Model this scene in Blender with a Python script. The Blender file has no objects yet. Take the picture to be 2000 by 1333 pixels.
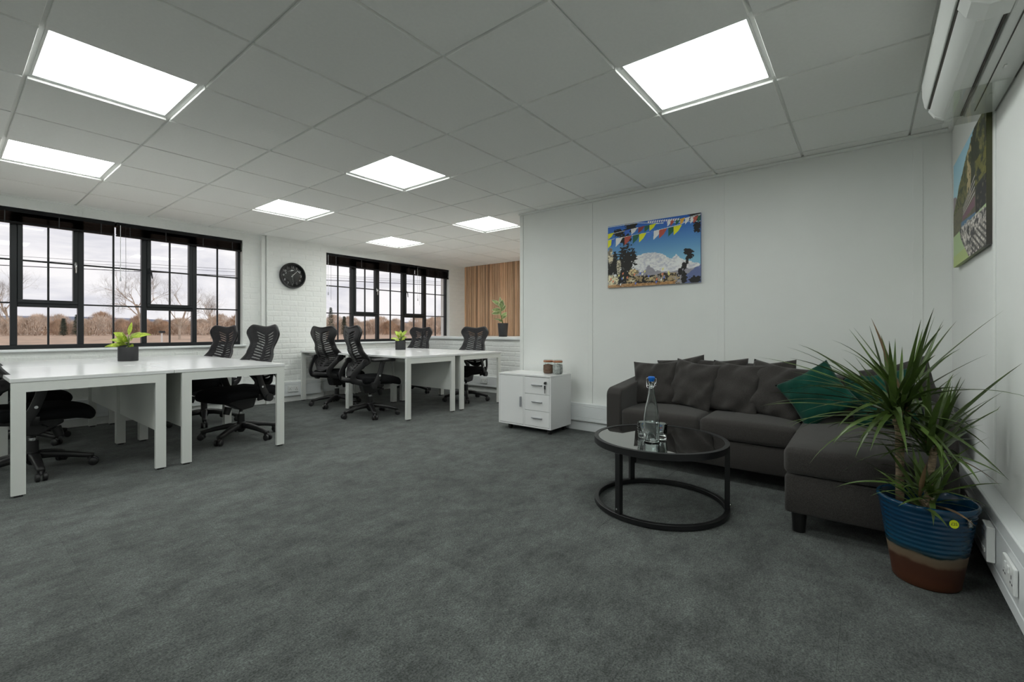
import bpy, bmesh, math, random
import numpy as np
from mathutils import Vector, Matrix

# ------------------------------------------------------------------ scene, camera, light
sc = bpy.context.scene
C = sc.collection
PI = math.pi
F_PX, HORIZON, YAW, EYE = 880.6, 646.0, 0.9044, 1.0
CZ = 2.2933                                   # underside of the ceiling tiles
cam_d = bpy.data.cameras.new('camera'); cam = bpy.data.objects.new('camera', cam_d); C.objects.link(cam)
cam_d.sensor_width = 36.0; cam_d.lens = F_PX / 2000 * 36.0
cam_d.shift_y = (HORIZON - 666.5) / 2000
cam_d.clip_start = 0.05; cam_d.clip_end = 8000
cam.location = (0, 0, EYE); cam.rotation_euler = (PI / 2, 0, -YAW)
sc.camera = cam
sc.view_settings.view_transform = 'Standard'; sc.view_settings.look = 'None'
sc.view_settings.exposure = 0.0; sc.view_settings.gamma = 1.0
sc.view_settings.use_curve_mapping = False
sc.cycles.use_denoising = True
sc.cycles.max_bounces = 12; sc.cycles.diffuse_bounces = 8; sc.cycles.transparent_max_bounces = 16
SKY_STRENGTH = 1.05
PANEL_STRENGTH = 13.5
PANEL_COLOR = (0.95, 1.0, 0.965, 1)

w = bpy.data.worlds.new('overcast_sky'); sc.world = w; w.use_nodes = True
nt = w.node_tree; nt.nodes.clear()
out = nt.nodes.new('ShaderNodeOutputWorld'); bg = nt.nodes.new('ShaderNodeBackground')
tc = nt.nodes.new('ShaderNodeTexCoord'); mp = nt.nodes.new('ShaderNodeMapping'); nz = nt.nodes.new('ShaderNodeTexNoise')
cr = nt.nodes.new('ShaderNodeValToRGB')
mp.inputs['Scale'].default_value = (2.2, 2.2, 9.0)
nz.inputs['Scale'].default_value = 1.6; nz.inputs['Detail'].default_value = 7; nz.inputs['Roughness'].default_value = 0.6
nz.inputs['Distortion'].default_value = 0.6
cr.color_ramp.elements[0].position = 0.36; cr.color_ramp.elements[0].color = (0.70, 0.70, 0.76, 1)
cr.color_ramp.elements[1].position = 0.60; cr.color_ramp.elements[1].color = (1.0, 0.98, 0.985, 1)
nt.links.new(tc.outputs['Generated'], mp.inputs['Vector']); nt.links.new(mp.outputs['Vector'], nz.inputs['Vector'])
nt.links.new(nz.outputs['Fac'], cr.inputs['Fac']); nt.links.new(cr.outputs['Color'], bg.inputs['Color'])
bg.inputs['Strength'].default_value = SKY_STRENGTH
nt.links.new(bg.outputs['Background'], out.inputs['Surface'])

# ------------------------------------------------------------------ materials
M = {}
def mat(name, color=(0.8, 0.8, 0.8), rough=0.5, metal=0.0, spec=0.5, var=0.0, vscale=20.0, bump=0.0, bscale=80.0,
        sheen=0.0, rand=0.0, stretch=None, coat=0.0):
    m = bpy.data.materials.new(name); m.use_nodes = True
    t = m.node_tree; b = t.nodes['Principled BSDF']
    b.inputs['Roughness'].default_value = rough; b.inputs['Metallic'].default_value = metal
    b.inputs['Specular IOR Level'].default_value = spec
    if sheen: b.inputs['Sheen Weight'].default_value = sheen
    if coat: b.inputs['Coat Weight'].default_value = coat; b.inputs['Coat Roughness'].default_value = 0.05
    co = t.nodes.new('ShaderNodeTexCoord'); vec = co.outputs['Object']
    if stretch:
        mpn = t.nodes.new('ShaderNodeMapping'); mpn.inputs['Scale'].default_value = stretch
        t.links.new(vec, mpn.inputs['Vector']); vec = mpn.outputs['Vector']
    n = t.nodes.new('ShaderNodeTexNoise'); n.inputs['Scale'].default_value = vscale; n.inputs['Detail'].default_value = 5
    t.links.new(vec, n.inputs['Vector'])
    r = t.nodes.new('ShaderNodeValToRGB')
    lo = tuple(max(0, c * (1 - var)) for c in color) + (1,); hi = tuple(min(1, c * (1 + var)) for c in color) + (1,)
    r.color_ramp.elements[0].color = lo; r.color_ramp.elements[1].color = hi
    r.color_ramp.elements[0].position = 0.3; r.color_ramp.elements[1].position = 0.7
    t.links.new(n.outputs['Fac'], r.inputs['Fac'])
    col = r.outputs['Color']
    if rand:
        oi = t.nodes.new('ShaderNodeObjectInfo'); hs = t.nodes.new('ShaderNodeHueSaturation')
        mr = t.nodes.new('ShaderNodeMapRange'); mr.inputs['To Min'].default_value = 1 - rand; mr.inputs['To Max'].default_value = 1 + rand
        t.links.new(oi.outputs['Random'], mr.inputs['Value']); t.links.new(mr.outputs['Result'], hs.inputs['Value'])
        t.links.new(col, hs.inputs['Color']); col = hs.outputs['Color']
    t.links.new(col, b.inputs['Base Color'])
    if bump:
        n2 = t.nodes.new('ShaderNodeTexNoise'); n2.inputs['Scale'].default_value = bscale; n2.inputs['Detail'].default_value = 3
        t.links.new(vec, n2.inputs['Vector'])
        bp = t.nodes.new('ShaderNodeBump'); bp.inputs['Strength'].default_value = bump; bp.inputs['Distance'].default_value = 0.01
        t.links.new(n2.outputs['Fac'], bp.inputs['Height']); t.links.new(bp.outputs['Normal'], b.inputs['Normal'])
    M[name] = m
    return m

mat('wall_paint', (0.83, 0.84, 0.82), 0.65, var=0.015, vscale=3, bump=0.03, bscale=300)
mat('brick_paint', (0.80, 0.81, 0.79), 0.6, var=0.03, vscale=6, bump=0.35, bscale=45)
mat('ceiling_tile', (0.88, 0.88, 0.855), 0.9, var=0.015, vscale=60, bump=0.05, bscale=260, rand=0.012)
mat('grid_white', (0.82, 0.83, 0.81), 0.5)
mat('desk_white', (0.80, 0.80, 0.80), 0.19, spec=0.5, bump=0.01, bscale=500)
mat('frame_white', (0.76, 0.77, 0.74), 0.45)
mat('upvc_white', (0.80, 0.82, 0.83), 0.32)
mat('socket_white', (0.85, 0.86, 0.85), 0.3)
mat('dark_slot', (0.02, 0.02, 0.02), 0.6)
mat('window_black', (0.013, 0.0145, 0.017), 0.45, spec=0.35)
mat('blind_black', (0.011, 0.011, 0.012), 0.6, spec=0.16)
mat('chair_plastic', (0.018, 0.017, 0.018), 0.42, bump=0.05, bscale=500)
mat('chair_fabric', (0.009, 0.009, 0.010), 0.95, spec=0.15, var=0.2, vscale=300, bump=0.2, bscale=700)
mat('chrome', (0.75, 0.75, 0.76), 0.2, metal=1.0)
mat('handle_grey', (0.45, 0.46, 0.49), 0.4, metal=0.5)
mat('black_metal', (0.008, 0.008, 0.009), 0.42)
mat('sofa_fabric', (0.052, 0.0475, 0.045), 0.95, spec=0.1, var=0.6, vscale=520, bump=0.3, bscale=600, sheen=0.15)
mat('sofa_base_fabric', (0.043, 0.040, 0.039), 0.95, spec=0.15, var=0.3, vscale=160, bump=0.3, bscale=600, sheen=0.15)
mat('green_velvet', (0.0025, 0.046, 0.031), 0.8, spec=0.15, var=0.3, vscale=9, sheen=0.10)
mat('black_foot', (0.007, 0.007, 0.007), 0.35)
mat('leaf_dracaena', (0.062, 0.104, 0.020), 0.38, var=0.35, vscale=12, rand=0.35)
mat('leaf_yellow', (0.36, 0.46, 0.055), 0.4, var=0.4, vscale=45, rand=0.2)
mat('leaf_rubber', (0.20, 0.26, 0.10), 0.35, var=0.45, vscale=30, rand=0.25)
mat('leaf_edge', (0.68, 0.68, 0.42), 0.4)
mat('leaf_dead', (0.14, 0.085, 0.04), 0.7, var=0.3)
mat('stem_green', (0.12, 0.18, 0.04), 0.5)
mat('cane_bark', (0.29, 0.215, 0.14), 0.85, var=0.5, vscale=60, stretch=(1, 1, 5), bump=0.5, bscale=60)
mat('soil', (0.018, 0.012, 0.009), 0.95, var=0.5, vscale=120, bump=0.8, bscale=120)
mat('pot_black', (0.020, 0.020, 0.022), 0.55, bump=0.05)
mat('blue_stopper', (0.0, 0.13, 0.55), 0.4)
mat('sticker_yellow', (0.66, 0.75, 0.0), 0.5)
mat('sticker_black', (0.012, 0.02, 0.02), 0.5)
mat('ink_black', (0.02, 0.025, 0.02), 0.6)
mat('ink_white', (0.75, 0.78, 0.76), 0.6)
mat('clock_face', (0.012, 0.013, 0.013), 0.35)
mat('clock_white', (0.80, 0.82, 0.80), 0.5)
mat('jar_coffee', (0.17, 0.085, 0.05), 0.9, var=0.3, vscale=90)
mat('jar_bags', (0.42, 0.42, 0.41), 0.9, var=0.5, vscale=45, bump=0.5, bscale=50)
mat('jar_seal', (0.42, 0.16, 0.075), 0.5)
mat('ac_plastic', (0.74, 0.755, 0.73), 0.35)
mat('ac_dark', (0.045, 0.038, 0.03), 0.6)
mat('field_soil', (0.52, 0.37, 0.265), 0.95, var=0.45, vscale=0.5, bump=0.0)
mat('grass_verge', (0.10, 0.12, 0.03), 0.95, var=0.4, vscale=1.0)
mat('twig_brown', (0.56, 0.47, 0.385), 0.95, var=0.25, vscale=0.5, rand=0.35)
mat('twig_rust', (0.60, 0.43, 0.30), 0.95, var=0.3, vscale=0.5, rand=0.3)
mat('bark_pale', (0.55, 0.46, 0.37), 0.9, var=0.3, vscale=2)
mat('bark_grey', (0.26, 0.21, 0.18), 0.9, var=0.3, vscale=2)
mat('conifer_green', (0.10, 0.14, 0.085), 0.95, var=0.4, vscale=1.2)
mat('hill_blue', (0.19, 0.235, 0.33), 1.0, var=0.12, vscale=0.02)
mat('wire_black', (0.02, 0.02, 0.022), 0.7)
mat('brick_red', (0.30, 0.15, 0.10), 0.9, var=0.3, vscale=8)

def wood_mat():
    m = bpy.data.materials.new('cedar_slat'); m.use_nodes = True; t = m.node_tree; b = t.nodes['Principled BSDF']
    b.inputs['Roughness'].default_value = 0.6
    co = t.nodes.new('ShaderNodeTexCoord'); oi = t.nodes.new('ShaderNodeObjectInfo')
    mpn = t.nodes.new('ShaderNodeMapping'); mpn.inputs['Scale'].default_value = (30, 30, 1.2)
    ad = t.nodes.new('ShaderNodeVectorMath'); ad.operation = 'ADD'
    cmb = t.nodes.new('ShaderNodeCombineXYZ'); mul = t.nodes.new('ShaderNodeMath'); mul.operation = 'MULTIPLY'; mul.inputs[1].default_value = 37
    t.links.new(oi.outputs['Random'], mul.inputs[0]); t.links.new(mul.outputs[0], cmb.inputs['Z'])
    t.links.new(co.outputs['Object'], ad.inputs[0]); t.links.new(cmb.outputs[0], ad.inputs[1]); t.links.new(ad.outputs[0], mpn.inputs['Vector'])
    n = t.nodes.new('ShaderNodeTexNoise'); n.inputs['Scale'].default_value = 2.0; n.inputs['Detail'].default_value = 6; t.links.new(mpn.outputs[0], n.inputs['Vector'])
    r = t.nodes.new('ShaderNodeValToRGB')
    r.color_ramp.elements[0].position = 0.3; r.color_ramp.elements[0].color = (0.46, 0.28, 0.165, 1)
    r.color_ramp.elements[1].position = 0.75; r.color_ramp.elements[1].color = (0.72, 0.49, 0.325, 1)
    t.links.new(n.outputs['Fac'], r.inputs['Fac'])
    r2 = t.nodes.new('ShaderNodeValToRGB'); r2.color_ramp.interpolation = 'LINEAR'
    r2.color_ramp.elements[0].color = (0.50, 0.47, 0.45, 1); r2.color_ramp.elements[1].color = (1.25, 1.2, 1.15, 1)
    e = r2.color_ramp.elements.new(0.35); e.color = (0.95, 0.93, 0.92, 1)
    t.links.new(oi.outputs['Random'], r2.inputs['Fac'])
    mx = t.nodes.new('ShaderNodeMix'); mx.data_type = 'RGBA'; mx.blend_type = 'MULTIPLY'; mx.inputs['Factor'].default_value = 1
    t.links.new(r.outputs['Color'], mx.inputs['A']); t.links.new(r2.outputs['Color'], mx.inputs['B'])
    t.links.new(mx.outputs['Result'], b.inputs['Base Color'])
    M['cedar_slat'] = m
wood_mat()

def carpet_mat():
    m = bpy.data.materials.new('carpet'); m.use_nodes = True; t = m.node_tree; b = t.nodes['Principled BSDF']
    b.inputs['Roughness'].default_value = 0.97; b.inputs['Specular IOR Level'].default_value = 0.1
    b.inputs['Sheen Weight'].default_value = 0.12
    g = t.nodes.new('ShaderNodeNewGeometry')
    def noise(scale, detail, sx=1, sy=1, rough=0.6):
        mpn = t.nodes.new('ShaderNodeMapping'); mpn.inputs['Scale'].default_value = (sx, sy, 1)
        t.links.new(g.outputs['Position'], mpn.inputs['Vector'])
        n = t.nodes.new('ShaderNodeTexNoise'); n.inputs['Scale'].default_value = scale; n.inputs['Detail'].default_value = detail
        n.inputs['Roughness'].default_value = rough
        t.links.new(mpn.outputs[0], n.inputs['Vector']); return n
    a = noise(5.0, 10, 1, 1.25, 0.80); f = noise(150, 3, 1, 1, .8); c2 = noise(36, 6, 1, 1.3, .8)
    ra = t.nodes.new('ShaderNodeValToRGB'); ra.color_ramp.elements[0].position = 0.36; ra.color_ramp.elements[1].position = 0.64
    ra.color_ramp.elements[0].color = (0.053, 0.057, 0.0555, 1); ra.color_ramp.elements[1].color = (0.120, 0.131, 0.125, 1)
    t.links.new(a.outputs['Fac'], ra.inputs['Fac'])
    rf = t.nodes.new('ShaderNodeValToRGB'); rf.color_ramp.elements[0].position = 0.32; rf.color_ramp.elements[1].position = 0.68
    rf.color_ramp.elements[0].color = (0.35, 0.35, 0.35, 1); rf.color_ramp.elements[1].color = (1.65, 1.65, 1.65, 1)
    t.links.new(f.outputs['Fac'], rf.inputs['Fac'])
    rc = t.nodes.new('ShaderNodeValToRGB'); rc.color_ramp.elements[0].position = 0.3; rc.color_ramp.elements[1].position = 0.7
    rc.color_ramp.elements[0].color = (0.70, 0.70, 0.70, 1); rc.color_ramp.elements[1].color = (1.30, 1.30, 1.30, 1)
    t.links.new(c2.outputs['Fac'], rc.inputs['Fac'])
    def mul(x, y):
        mx = t.nodes.new('ShaderNodeMix'); mx.data_type = 'RGBA'; mx.blend_type = 'MULTIPLY'; mx.inputs['Factor'].default_value = 1
        t.links.new(x, mx.inputs['A']); t.links.new(y, mx.inputs['B']); return mx.outputs['Result']
    col = mul(mul(ra.outputs['Color'], rf.outputs['Color']), rc.outputs['Color'])
    oi = t.nodes.new('ShaderNodeObjectInfo'); hs = t.nodes.new('ShaderNodeHueSaturation')
    mr = t.nodes.new('ShaderNodeMapRange'); mr.inputs['To Min'].default_value = 0.93; mr.inputs['To Max'].default_value = 1.07
    t.links.new(oi.outputs['Random'], mr.inputs['Value']); t.links.new(mr.outputs['Result'], hs.inputs['Value'])
    t.links.new(col, hs.inputs['Color']); t.links.new(hs.outputs['Color'], b.inputs['Base Color'])
    bp = t.nodes.new('ShaderNodeBump'); bp.inputs['Strength'].default_value = 0.5; bp.inputs['Distance'].default_value = 0.004
    t.links.new(f.outputs['Fac'], bp.inputs['Height']); t.links.new(bp.outputs['Normal'], b.inputs['Normal'])
    M['carpet'] = m
carpet_mat()

def emit_mat(name, color, strength):
    m = bpy.data.materials.new(name); m.use_nodes = True; t = m.node_tree; b = t.nodes['Principled BSDF']
    b.inputs['Base Color'].default_value = (0.8, 0.8, 0.8, 1)
    b.inputs['Emission Color'].default_value = color; b.inputs['Emission Strength'].default_value = strength
    M[name] = m
emit_mat('light_diffuser', PANEL_COLOR, PANEL_STRENGTH)

def pane_mat(name, tint, gloss_scale=1.0, rough=0.0):
    """thin sheet: transparent with a fresnel mirror on top"""
    m = bpy.data.materials.new(name); m.use_nodes = True; t = m.node_tree; t.nodes.clear()
    o = t.nodes.new('ShaderNodeOutputMaterial'); tr = t.nodes.new('ShaderNodeBsdfTransparent'); gl = t.nodes.new('ShaderNodeBsdfGlossy')
    tr.inputs['Color'].default_value = tint; gl.inputs['Roughness'].default_value = rough
    lw = t.nodes.new('ShaderNodeLayerWeight'); lw.inputs['Blend'].default_value = 0.5
    pw = t.nodes.new('ShaderNodeMath'); pw.operation = 'POWER'; pw.inputs[1].default_value = 5.0
    ml = t.nodes.new('ShaderNodeMath'); ml.operation = 'MULTIPLY_ADD'; ml.inputs[1].default_value = 0.95; ml.inputs[2].default_value = 0.045 * gloss_scale; ml.use_clamp = True
    mx = t.nodes.new('ShaderNodeMixShader')
    t.links.new(lw.outputs['Facing'], pw.inputs[0]); t.links.new(pw.outputs[0], ml.inputs[0]); t.links.new(ml.outputs[0], mx.inputs['Fac'])
    t.links.new(tr.outputs[0], mx.inputs[1]); t.links.new(gl.outputs[0], mx.inputs[2]); t.links.new(mx.outputs[0], o.inputs['Surface'])
    M[name] = m
pane_mat('window_glass', (0.97, 0.97, 0.98, 1), 0.8)
pane_mat('clear_acrylic', (0.94, 0.95, 0.94, 1), 0.9)
pane_mat('clock_glass', (0.97, 0.97, 0.97, 1), 1.0)
pane_mat('table_glass', (0.34, 0.37, 0.36, 1), 9.0)
pane_mat('jar_glass', (0.90, 0.93, 0.92, 1), 1.6)

def glass_mat(name, color, ior):
    m = bpy.data.materials.new(name); m.use_nodes = True; b = m.node_tree.nodes['Principled BSDF']
    b.inputs['Base Color'].default_value = color; b.inputs['Roughness'].default_value = 0.0
    b.inputs['Transmission Weight'].default_value = 1.0; b.inputs['IOR'].default_value = ior
    M[name] = m
glass_mat('bottle_glass', (0.93, 0.98, 0.97, 1), 1.45)
glass_mat('water', (0.97, 0.99, 1.0, 1), 1.33)

def mesh_fabric():
    m = bpy.data.materials.new('chair_mesh'); m.use_nodes = True; t = m.node_tree; b = t.nodes['Principled BSDF']
    b.inputs['Base Color'].default_value = (0.020, 0.019, 0.022, 1); b.inputs['Roughness'].default_value = 0.8
    co = t.nodes.new('ShaderNodeTexCoord'); ck = t.nodes.new('ShaderNodeTexWave'); ck.wave_type = 'BANDS'; ck.bands_direction = 'Z'
    ck.inputs['Scale'].default_value = 55; t.links.new(co.outputs['Object'], ck.inputs['Vector'])
    mr = t.nodes.new('ShaderNodeMapRange'); mr.inputs['To Min'].default_value = 0.32; mr.inputs['To Max'].default_value = 0.92
    t.links.new(ck.outputs['Fac'], mr.inputs['Value']); t.links.new(mr.outputs['Result'], b.inputs['Alpha'])
    M['chair_mesh'] = m
mesh_fabric()

def pot_mat():
    m = bpy.data.materials.new('glazed_pot'); m.use_nodes = True; t = m.node_tree; b = t.nodes['Principled BSDF']
    co = t.nodes.new('ShaderNodeTexCoord'); sp = t.nodes.new('ShaderNodeSeparateXYZ'); t.links.new(co.outputs['Object'], sp.inputs[0])
    n = t.nodes.new('ShaderNodeTexNoise'); n.inputs['Scale'].default_value = 9; n.inputs['Detail'].default_value = 4; t.links.new(co.outputs['Object'], n.inputs['Vector'])
    ma = t.nodes.new('ShaderNodeMath'); ma.operation = 'MULTIPLY_ADD'; ma.inputs[1].default_value = 0.05
    t.links.new(n.outputs['Fac'], ma.inputs[0]); t.links.new(sp.outputs['Z'], ma.inputs[2])
    mr = t.nodes.new('ShaderNodeMapRange'); mr.inputs['From Max'].default_value = 0.38; t.links.new(ma.outputs[0], mr.inputs['Value'])
    r = t.nodes.new('ShaderNodeValToRGB'); el = r.color_ramp.elements
    el[0].position = 0.0; el[0].color = (0.1045, 0.0319, 0.0099, 1); el[1].position = 1.0; el[1].color = (0.0033, 0.0468, 0.1045, 1)
    for p, c in ((0.20, (0.0715, 0.0193, 0.0066, 1)), (0.31, (0.0660, 0.0204, 0.0077, 1)), (0.345, (0.1595, 0.1045, 0.0633, 1)), (0.425, (0.1705, 0.1265, 0.0825, 1)),
                 (0.445, (0.0110, 0.0275, 0.0303, 1)), (0.50, (0.0055, 0.0550, 0.1100, 1)), (0.75, (0.0022, 0.0363, 0.0880, 1))):
        e = el.new(p); e.color = c
    t.links.new(mr.outputs['Result'], r.inputs['Fac']); t.links.new(r.outputs['Color'], b.inputs['Base Color'])
    rr = t.nodes.new('ShaderNodeMapRange'); rr.inputs['From Min'].default_value = 0.40; rr.inputs['From Max'].default_value = 0.46
    rr.inputs['To Min'].default_value = 0.6; rr.inputs['To Max'].default_value = 0.13
    t.links.new(mr.outputs['Result'], rr.inputs['Value']); t.links.new(rr.outputs['Result'], b.inputs['Roughness'])
    M['glazed_pot'] = m
pot_mat()

def print_mat():
    m = bpy.data.materials.new('canvas_print'); m.use_nodes = True; t = m.node_tree; b = t.nodes['Principled BSDF']
    a = t.nodes.new('ShaderNodeVertexColor'); a.layer_name = 'print'
    t.links.new(a.outputs['Color'], b.inputs['Base Color']); b.inputs['Roughness'].default_value = 0.55
    M['canvas_print'] = m
print_mat()

# ------------------------------------------------------------------ mesh helpers
class MB:
    def __init__(s): s.v = []; s.f = []
    def add(s, verts, faces):
        n = len(s.v); s.v += [tuple(p) for p in verts]; s.f += [tuple(i + n for i in f) for f in faces]; return s
    def box(s, x0, x1, y0, y1, z0, z1):
        return s.add([(x0, y0, z0), (x1, y0, z0), (x1, y1, z0), (x0, y1, z0), (x0, y0, z1), (x1, y0, z1), (x1, y1, z1), (x0, y1, z1)],
                     [(3, 2, 1, 0), (4, 5, 6, 7), (0, 1, 5, 4), (1, 2, 6, 5), (2, 3, 7, 6), (3, 0, 4, 7)])
    def tube(s, pts, rad, n=8, cap=True, flat=None):
        """swept round (or flat: (half w, half h)) section along pts"""
        pts = [Vector(p) for p in pts]; k = len(pts)
        if not hasattr(rad, '__len__'): rad = [rad] * k
        base = len(s.v); up = Vector((0, 0, 1)); prev = None
        for i, p in enumerate(pts):
            d = (pts[min(i + 1, k - 1)] - pts[max(i - 1, 0)])
            if d.length < 1e-9: d = Vector((0, 0, 1))
            d.normalize()
            if prev is None:
                a = d.cross(up)
                if a.length < 1e-3: a = d.cross(Vector((0, 1, 0)))
            else:
                a = prev - d * prev.dot(d)
            a.normalize(); b = d.cross(a); prev = a
            for j in range(n):
                t = 2 * PI * j / n
                if flat: off = a * math.copysign(abs(math.cos(t)) ** 0.5, math.cos(t)) * flat[0] * rad[i] + b * math.copysign(abs(math.sin(t)) ** 0.5, math.sin(t)) * flat[1] * rad[i]
                else: off = (a * math.cos(t) + b * math.sin(t)) * rad[i]
                s.v.append(tuple(p + off))
        for i in range(k - 1):
            for j in range(n):
                q = base + i * n; s.f.append((q + j, q + (j + 1) % n, q + n + (j + 1) % n, q + n + j))
        if cap:
            s.f.append(tuple(base + j for j in reversed(range(n)))); s.f.append(tuple(base + (k - 1) * n + j for j in range(n)))
        return s
    def cyl(s, p0, p1, r0, r1=None, n=16): return s.tube([p0, p1], [r0, r0 if r1 is None else r1], n)
    def lathe(s, prof, n=32, c=(0, 0, 0), closed=False):
        base = len(s.v)
        for r, z in prof:
            for j in range(n):
                t = 2 * PI * j / n; s.v.append((c[0] + r * math.cos(t), c[1] + r * math.sin(t), c[2] + z))
        k = len(prof)
        for i in range(k - 1 if not closed else k):
            for j in range(n):
                a = base + i * n; b = base + ((i + 1) % k) * n
                s.f.append((a + j, a + (j + 1) % n, b + (j + 1) % n, b + j))
        if not closed:
            if prof[0][0] > 1e-6: s.f.append(tuple(base + j for j in reversed(range(n))))
            if prof[-1][0] > 1e-6: s.f.append(tuple(base + (k - 1) * n + j for j in range(n)))
        return s
    def prism(s, poly, a0, a1, axis='y'):
        """polygon in the plane across axis, extruded a0..a1"""
        n = len(poly)
        def P(u, v, a): return {'y': (u, a, v), 'x': (a, u, v), 'z': (u, v, a)}[axis]
        s.add([P(u, v, a0) for u, v in poly] + [P(u, v, a1) for u, v in poly],
              [tuple(range(n)), tuple(reversed(range(n, 2 * n)))] + [(i, (i + 1) % n + 0, n + (i + 1) % n, n + i) for i in range(n)])
        return s
    def grid(s, fn, nu, nv, skip=None):
        base = len(s.v)
        for j in range(nv + 1):
            for i in range(nu + 1): s.v.append(tuple(fn(i, j)))
        for j in range(nv):
            for i in range(nu):
                if skip and skip(i, j): continue
                q = base + j * (nu + 1) + i; s.f.append((q, q + 1, q + nu + 2, q + nu + 1))
        return s
    def mesh(s, name, material=None, smooth=False):
        me = bpy.data.meshes.new(name); me.from_pydata(s.v, [], s.f); me.update()
        bm = bmesh.new(); bm.from_mesh(me); bmesh.ops.recalc_face_normals(bm, faces=bm.faces); bm.to_mesh(me); bm.free()
        if material: me.materials.append(M[material])
        if smooth: me.polygons.foreach_set('use_smooth', [True] * len(me.polygons))
        return me

def tag(o, label=None, cat=None, group=None, kind=None):
    if label: o['label'] = label
    if cat: o['category'] = cat
    if group: o['group'] = group
    if kind: o['kind'] = kind
    return o
def link(name, me, parent=None, loc=None, rot=None, scale=None):
    o = bpy.data.objects.new(name, me); C.objects.link(o)
    if parent is not None: o.parent = parent
    if loc is not None: o.location = loc
    if rot is not None: o.rotation_euler = rot
    if scale is not None: o.scale = scale
    return o
def obj(name, mb, material, parent=None, smooth=False, bevel=0.0, seg=2, loc=None, rot=None, auto=None):
    o = link(name, mb.mesh(name, material, smooth or auto is not None), parent, loc, rot)
    if bevel:
        b = o.modifiers.new('bevel', 'BEVEL'); b.width = bevel; b.segments = seg; b.limit_method = 'ANGLE'; b.angle_limit = 0.6
        b.harden_normals = False
    if auto is not None: sharp(o.data, auto)
    return o
def sharp(me, deg=35):
    bm = bmesh.new(); bm.from_mesh(me); a = math.radians(deg)
    for e in bm.edges:
        if len(e.link_faces) == 2 and e.calc_face_angle(0) > a: e.smooth = False
    for f in bm.faces: f.smooth = True
    bm.to_mesh(me); bm.free()
def thing(name, label, cat, loc=(0, 0, 0), rz=0.0, group=None):
    o = bpy.data.objects.new(name, None); C.objects.link(o); o.location = loc; o.rotation_euler = (0, 0, rz); o.empty_display_size = 0.1
    return tag(o, label, cat, group)
def struct(name, mb, material, label=None, **k):
    o = obj(name, mb, material, **k); o['kind'] = 'structure'
    if label: o['label'] = label
    return o
def copy_tree(o, parent=None):
    c = o.copy(); C.objects.link(c); c.parent = parent
    for ch in list(o.children): copy_tree(ch, c)
    return c
def rbox(x0, x1, y0, y1, z0, z1, r=0.03, seg=4, crown=0.0, sub=6, puff=0.0):
    """rounded upholstery block; crown lifts the middle of the top"""
    bm = bmesh.new(); bmesh.ops.create_cube(bm, size=1.0)
    for v in bm.verts: v.co = Vector(((x0 + x1) / 2 + v.co.x * (x1 - x0), (y0 + y1) / 2 + v.co.y * (y1 - y0), (z0 + z1) / 2 + v.co.z * (z1 - z0)))
    bmesh.ops.bevel(bm, geom=list(bm.edges), offset=r, segments=seg, profile=0.5, affect='EDGES')
    if crown or puff:
        for a, n0 in (((x0 + x1) / 2, Vector((1, 0, 0))), ((y0 + y1) / 2, Vector((0, 1, 0)))):
            lo, hi = (x0, x1) if n0.x else (y0, y1)
            for k in range(1, sub):
                q = lo + (hi - lo) * k / sub
                co = Vector((q, 0, 0)) if n0.x else Vector((0, q, 0))
                bmesh.ops.bisect_plane(bm, geom=list(bm.verts) + list(bm.edges) + list(bm.faces), plane_co=co, plane_no=n0)
        for v in bm.verts:
            u = (v.co.x - x0) / (x1 - x0) * 2 - 1; t = (v.co.y - y0) / (y1 - y0) * 2 - 1; h = (v.co.z - z0) / (z1 - z0)
            if h > 0.5: v.co.z += crown * max(0, 1 - u * u) ** 0.7 * max(0, 1 - t * t) ** 0.7
            if puff:
                s = math.sin(PI * max(0, min(1, h)))
                if abs(u) > 0.9: v.co.x += math.copysign(puff, u) * s * (1 - t * t)
                if abs(t) > 0.9: v.co.y += math.copysign(puff, t) * s * (1 - u * u)
    mb = MB(); bm.verts.ensure_lookup_table()
    for i, v in enumerate(bm.verts): v.index = i
    mb.v = [tuple(v.co) for v in bm.verts]; mb.f = [tuple(v.index for v in f.verts) for f in bm.faces]; bm.free()
    return mb

# ------------------------------------------------------------------ the room
random.seed(3)
YW, YP, YR, XP = 6.46, 6.39, -0.43, 4.0      # window wall, pilaster face, side wall, partition face
XL, XD, XB = -2.14, 5.50, 6.67                # far left end, dwarf wall face, timber wall
W1 = [-0.05, 0.452, 0.930, 1.463, 1.957, 2.475]
W2 = [3.645, 4.139, 4.625, 5.159, 5.667, 6.215]
ZS, ZT = 0.815, 2.19                          # window opening bottom / top

# floor: slab and carpet tiles
floor = struct('floor', MB().box(XL, XB, YR - 0.1, YW, -0.14, -0.012), 'dark_slot', 'dark grey mottled carpet tile floor')
ct = MB(); S = 0.5; g = 0.0002
ct.add([(g, g, -0.012), (S - g, g, -0.012), (S - g, S - g, -0.012), (g, S - g, -0.012), (g, g, -0.0004), (S - g, g, -0.0004), (S - g, S - g, -0.0004), (g, S - g, -0.0004),
        (g + .0006, g + .0006, 0), (S - g - .0006, g + .0006, 0), (S - g - .0006, S - g - .0006, 0), (g + .0006, S - g - .0006, 0)],
       [(3, 2, 1, 0), (0, 1, 5, 4), (1, 2, 6, 5), (2, 3, 7, 6), (3, 0, 4, 7), (4, 5, 9, 8), (5, 6, 10, 9), (6, 7, 11, 10), (7, 4, 8, 11), (8, 9, 10, 11)])
ctm = ct.mesh('carpet_tile', 'carpet')
nx = int(math.ceil((XB - XL) / S)); ny = int(math.ceil((YW - YR) / S))
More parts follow.
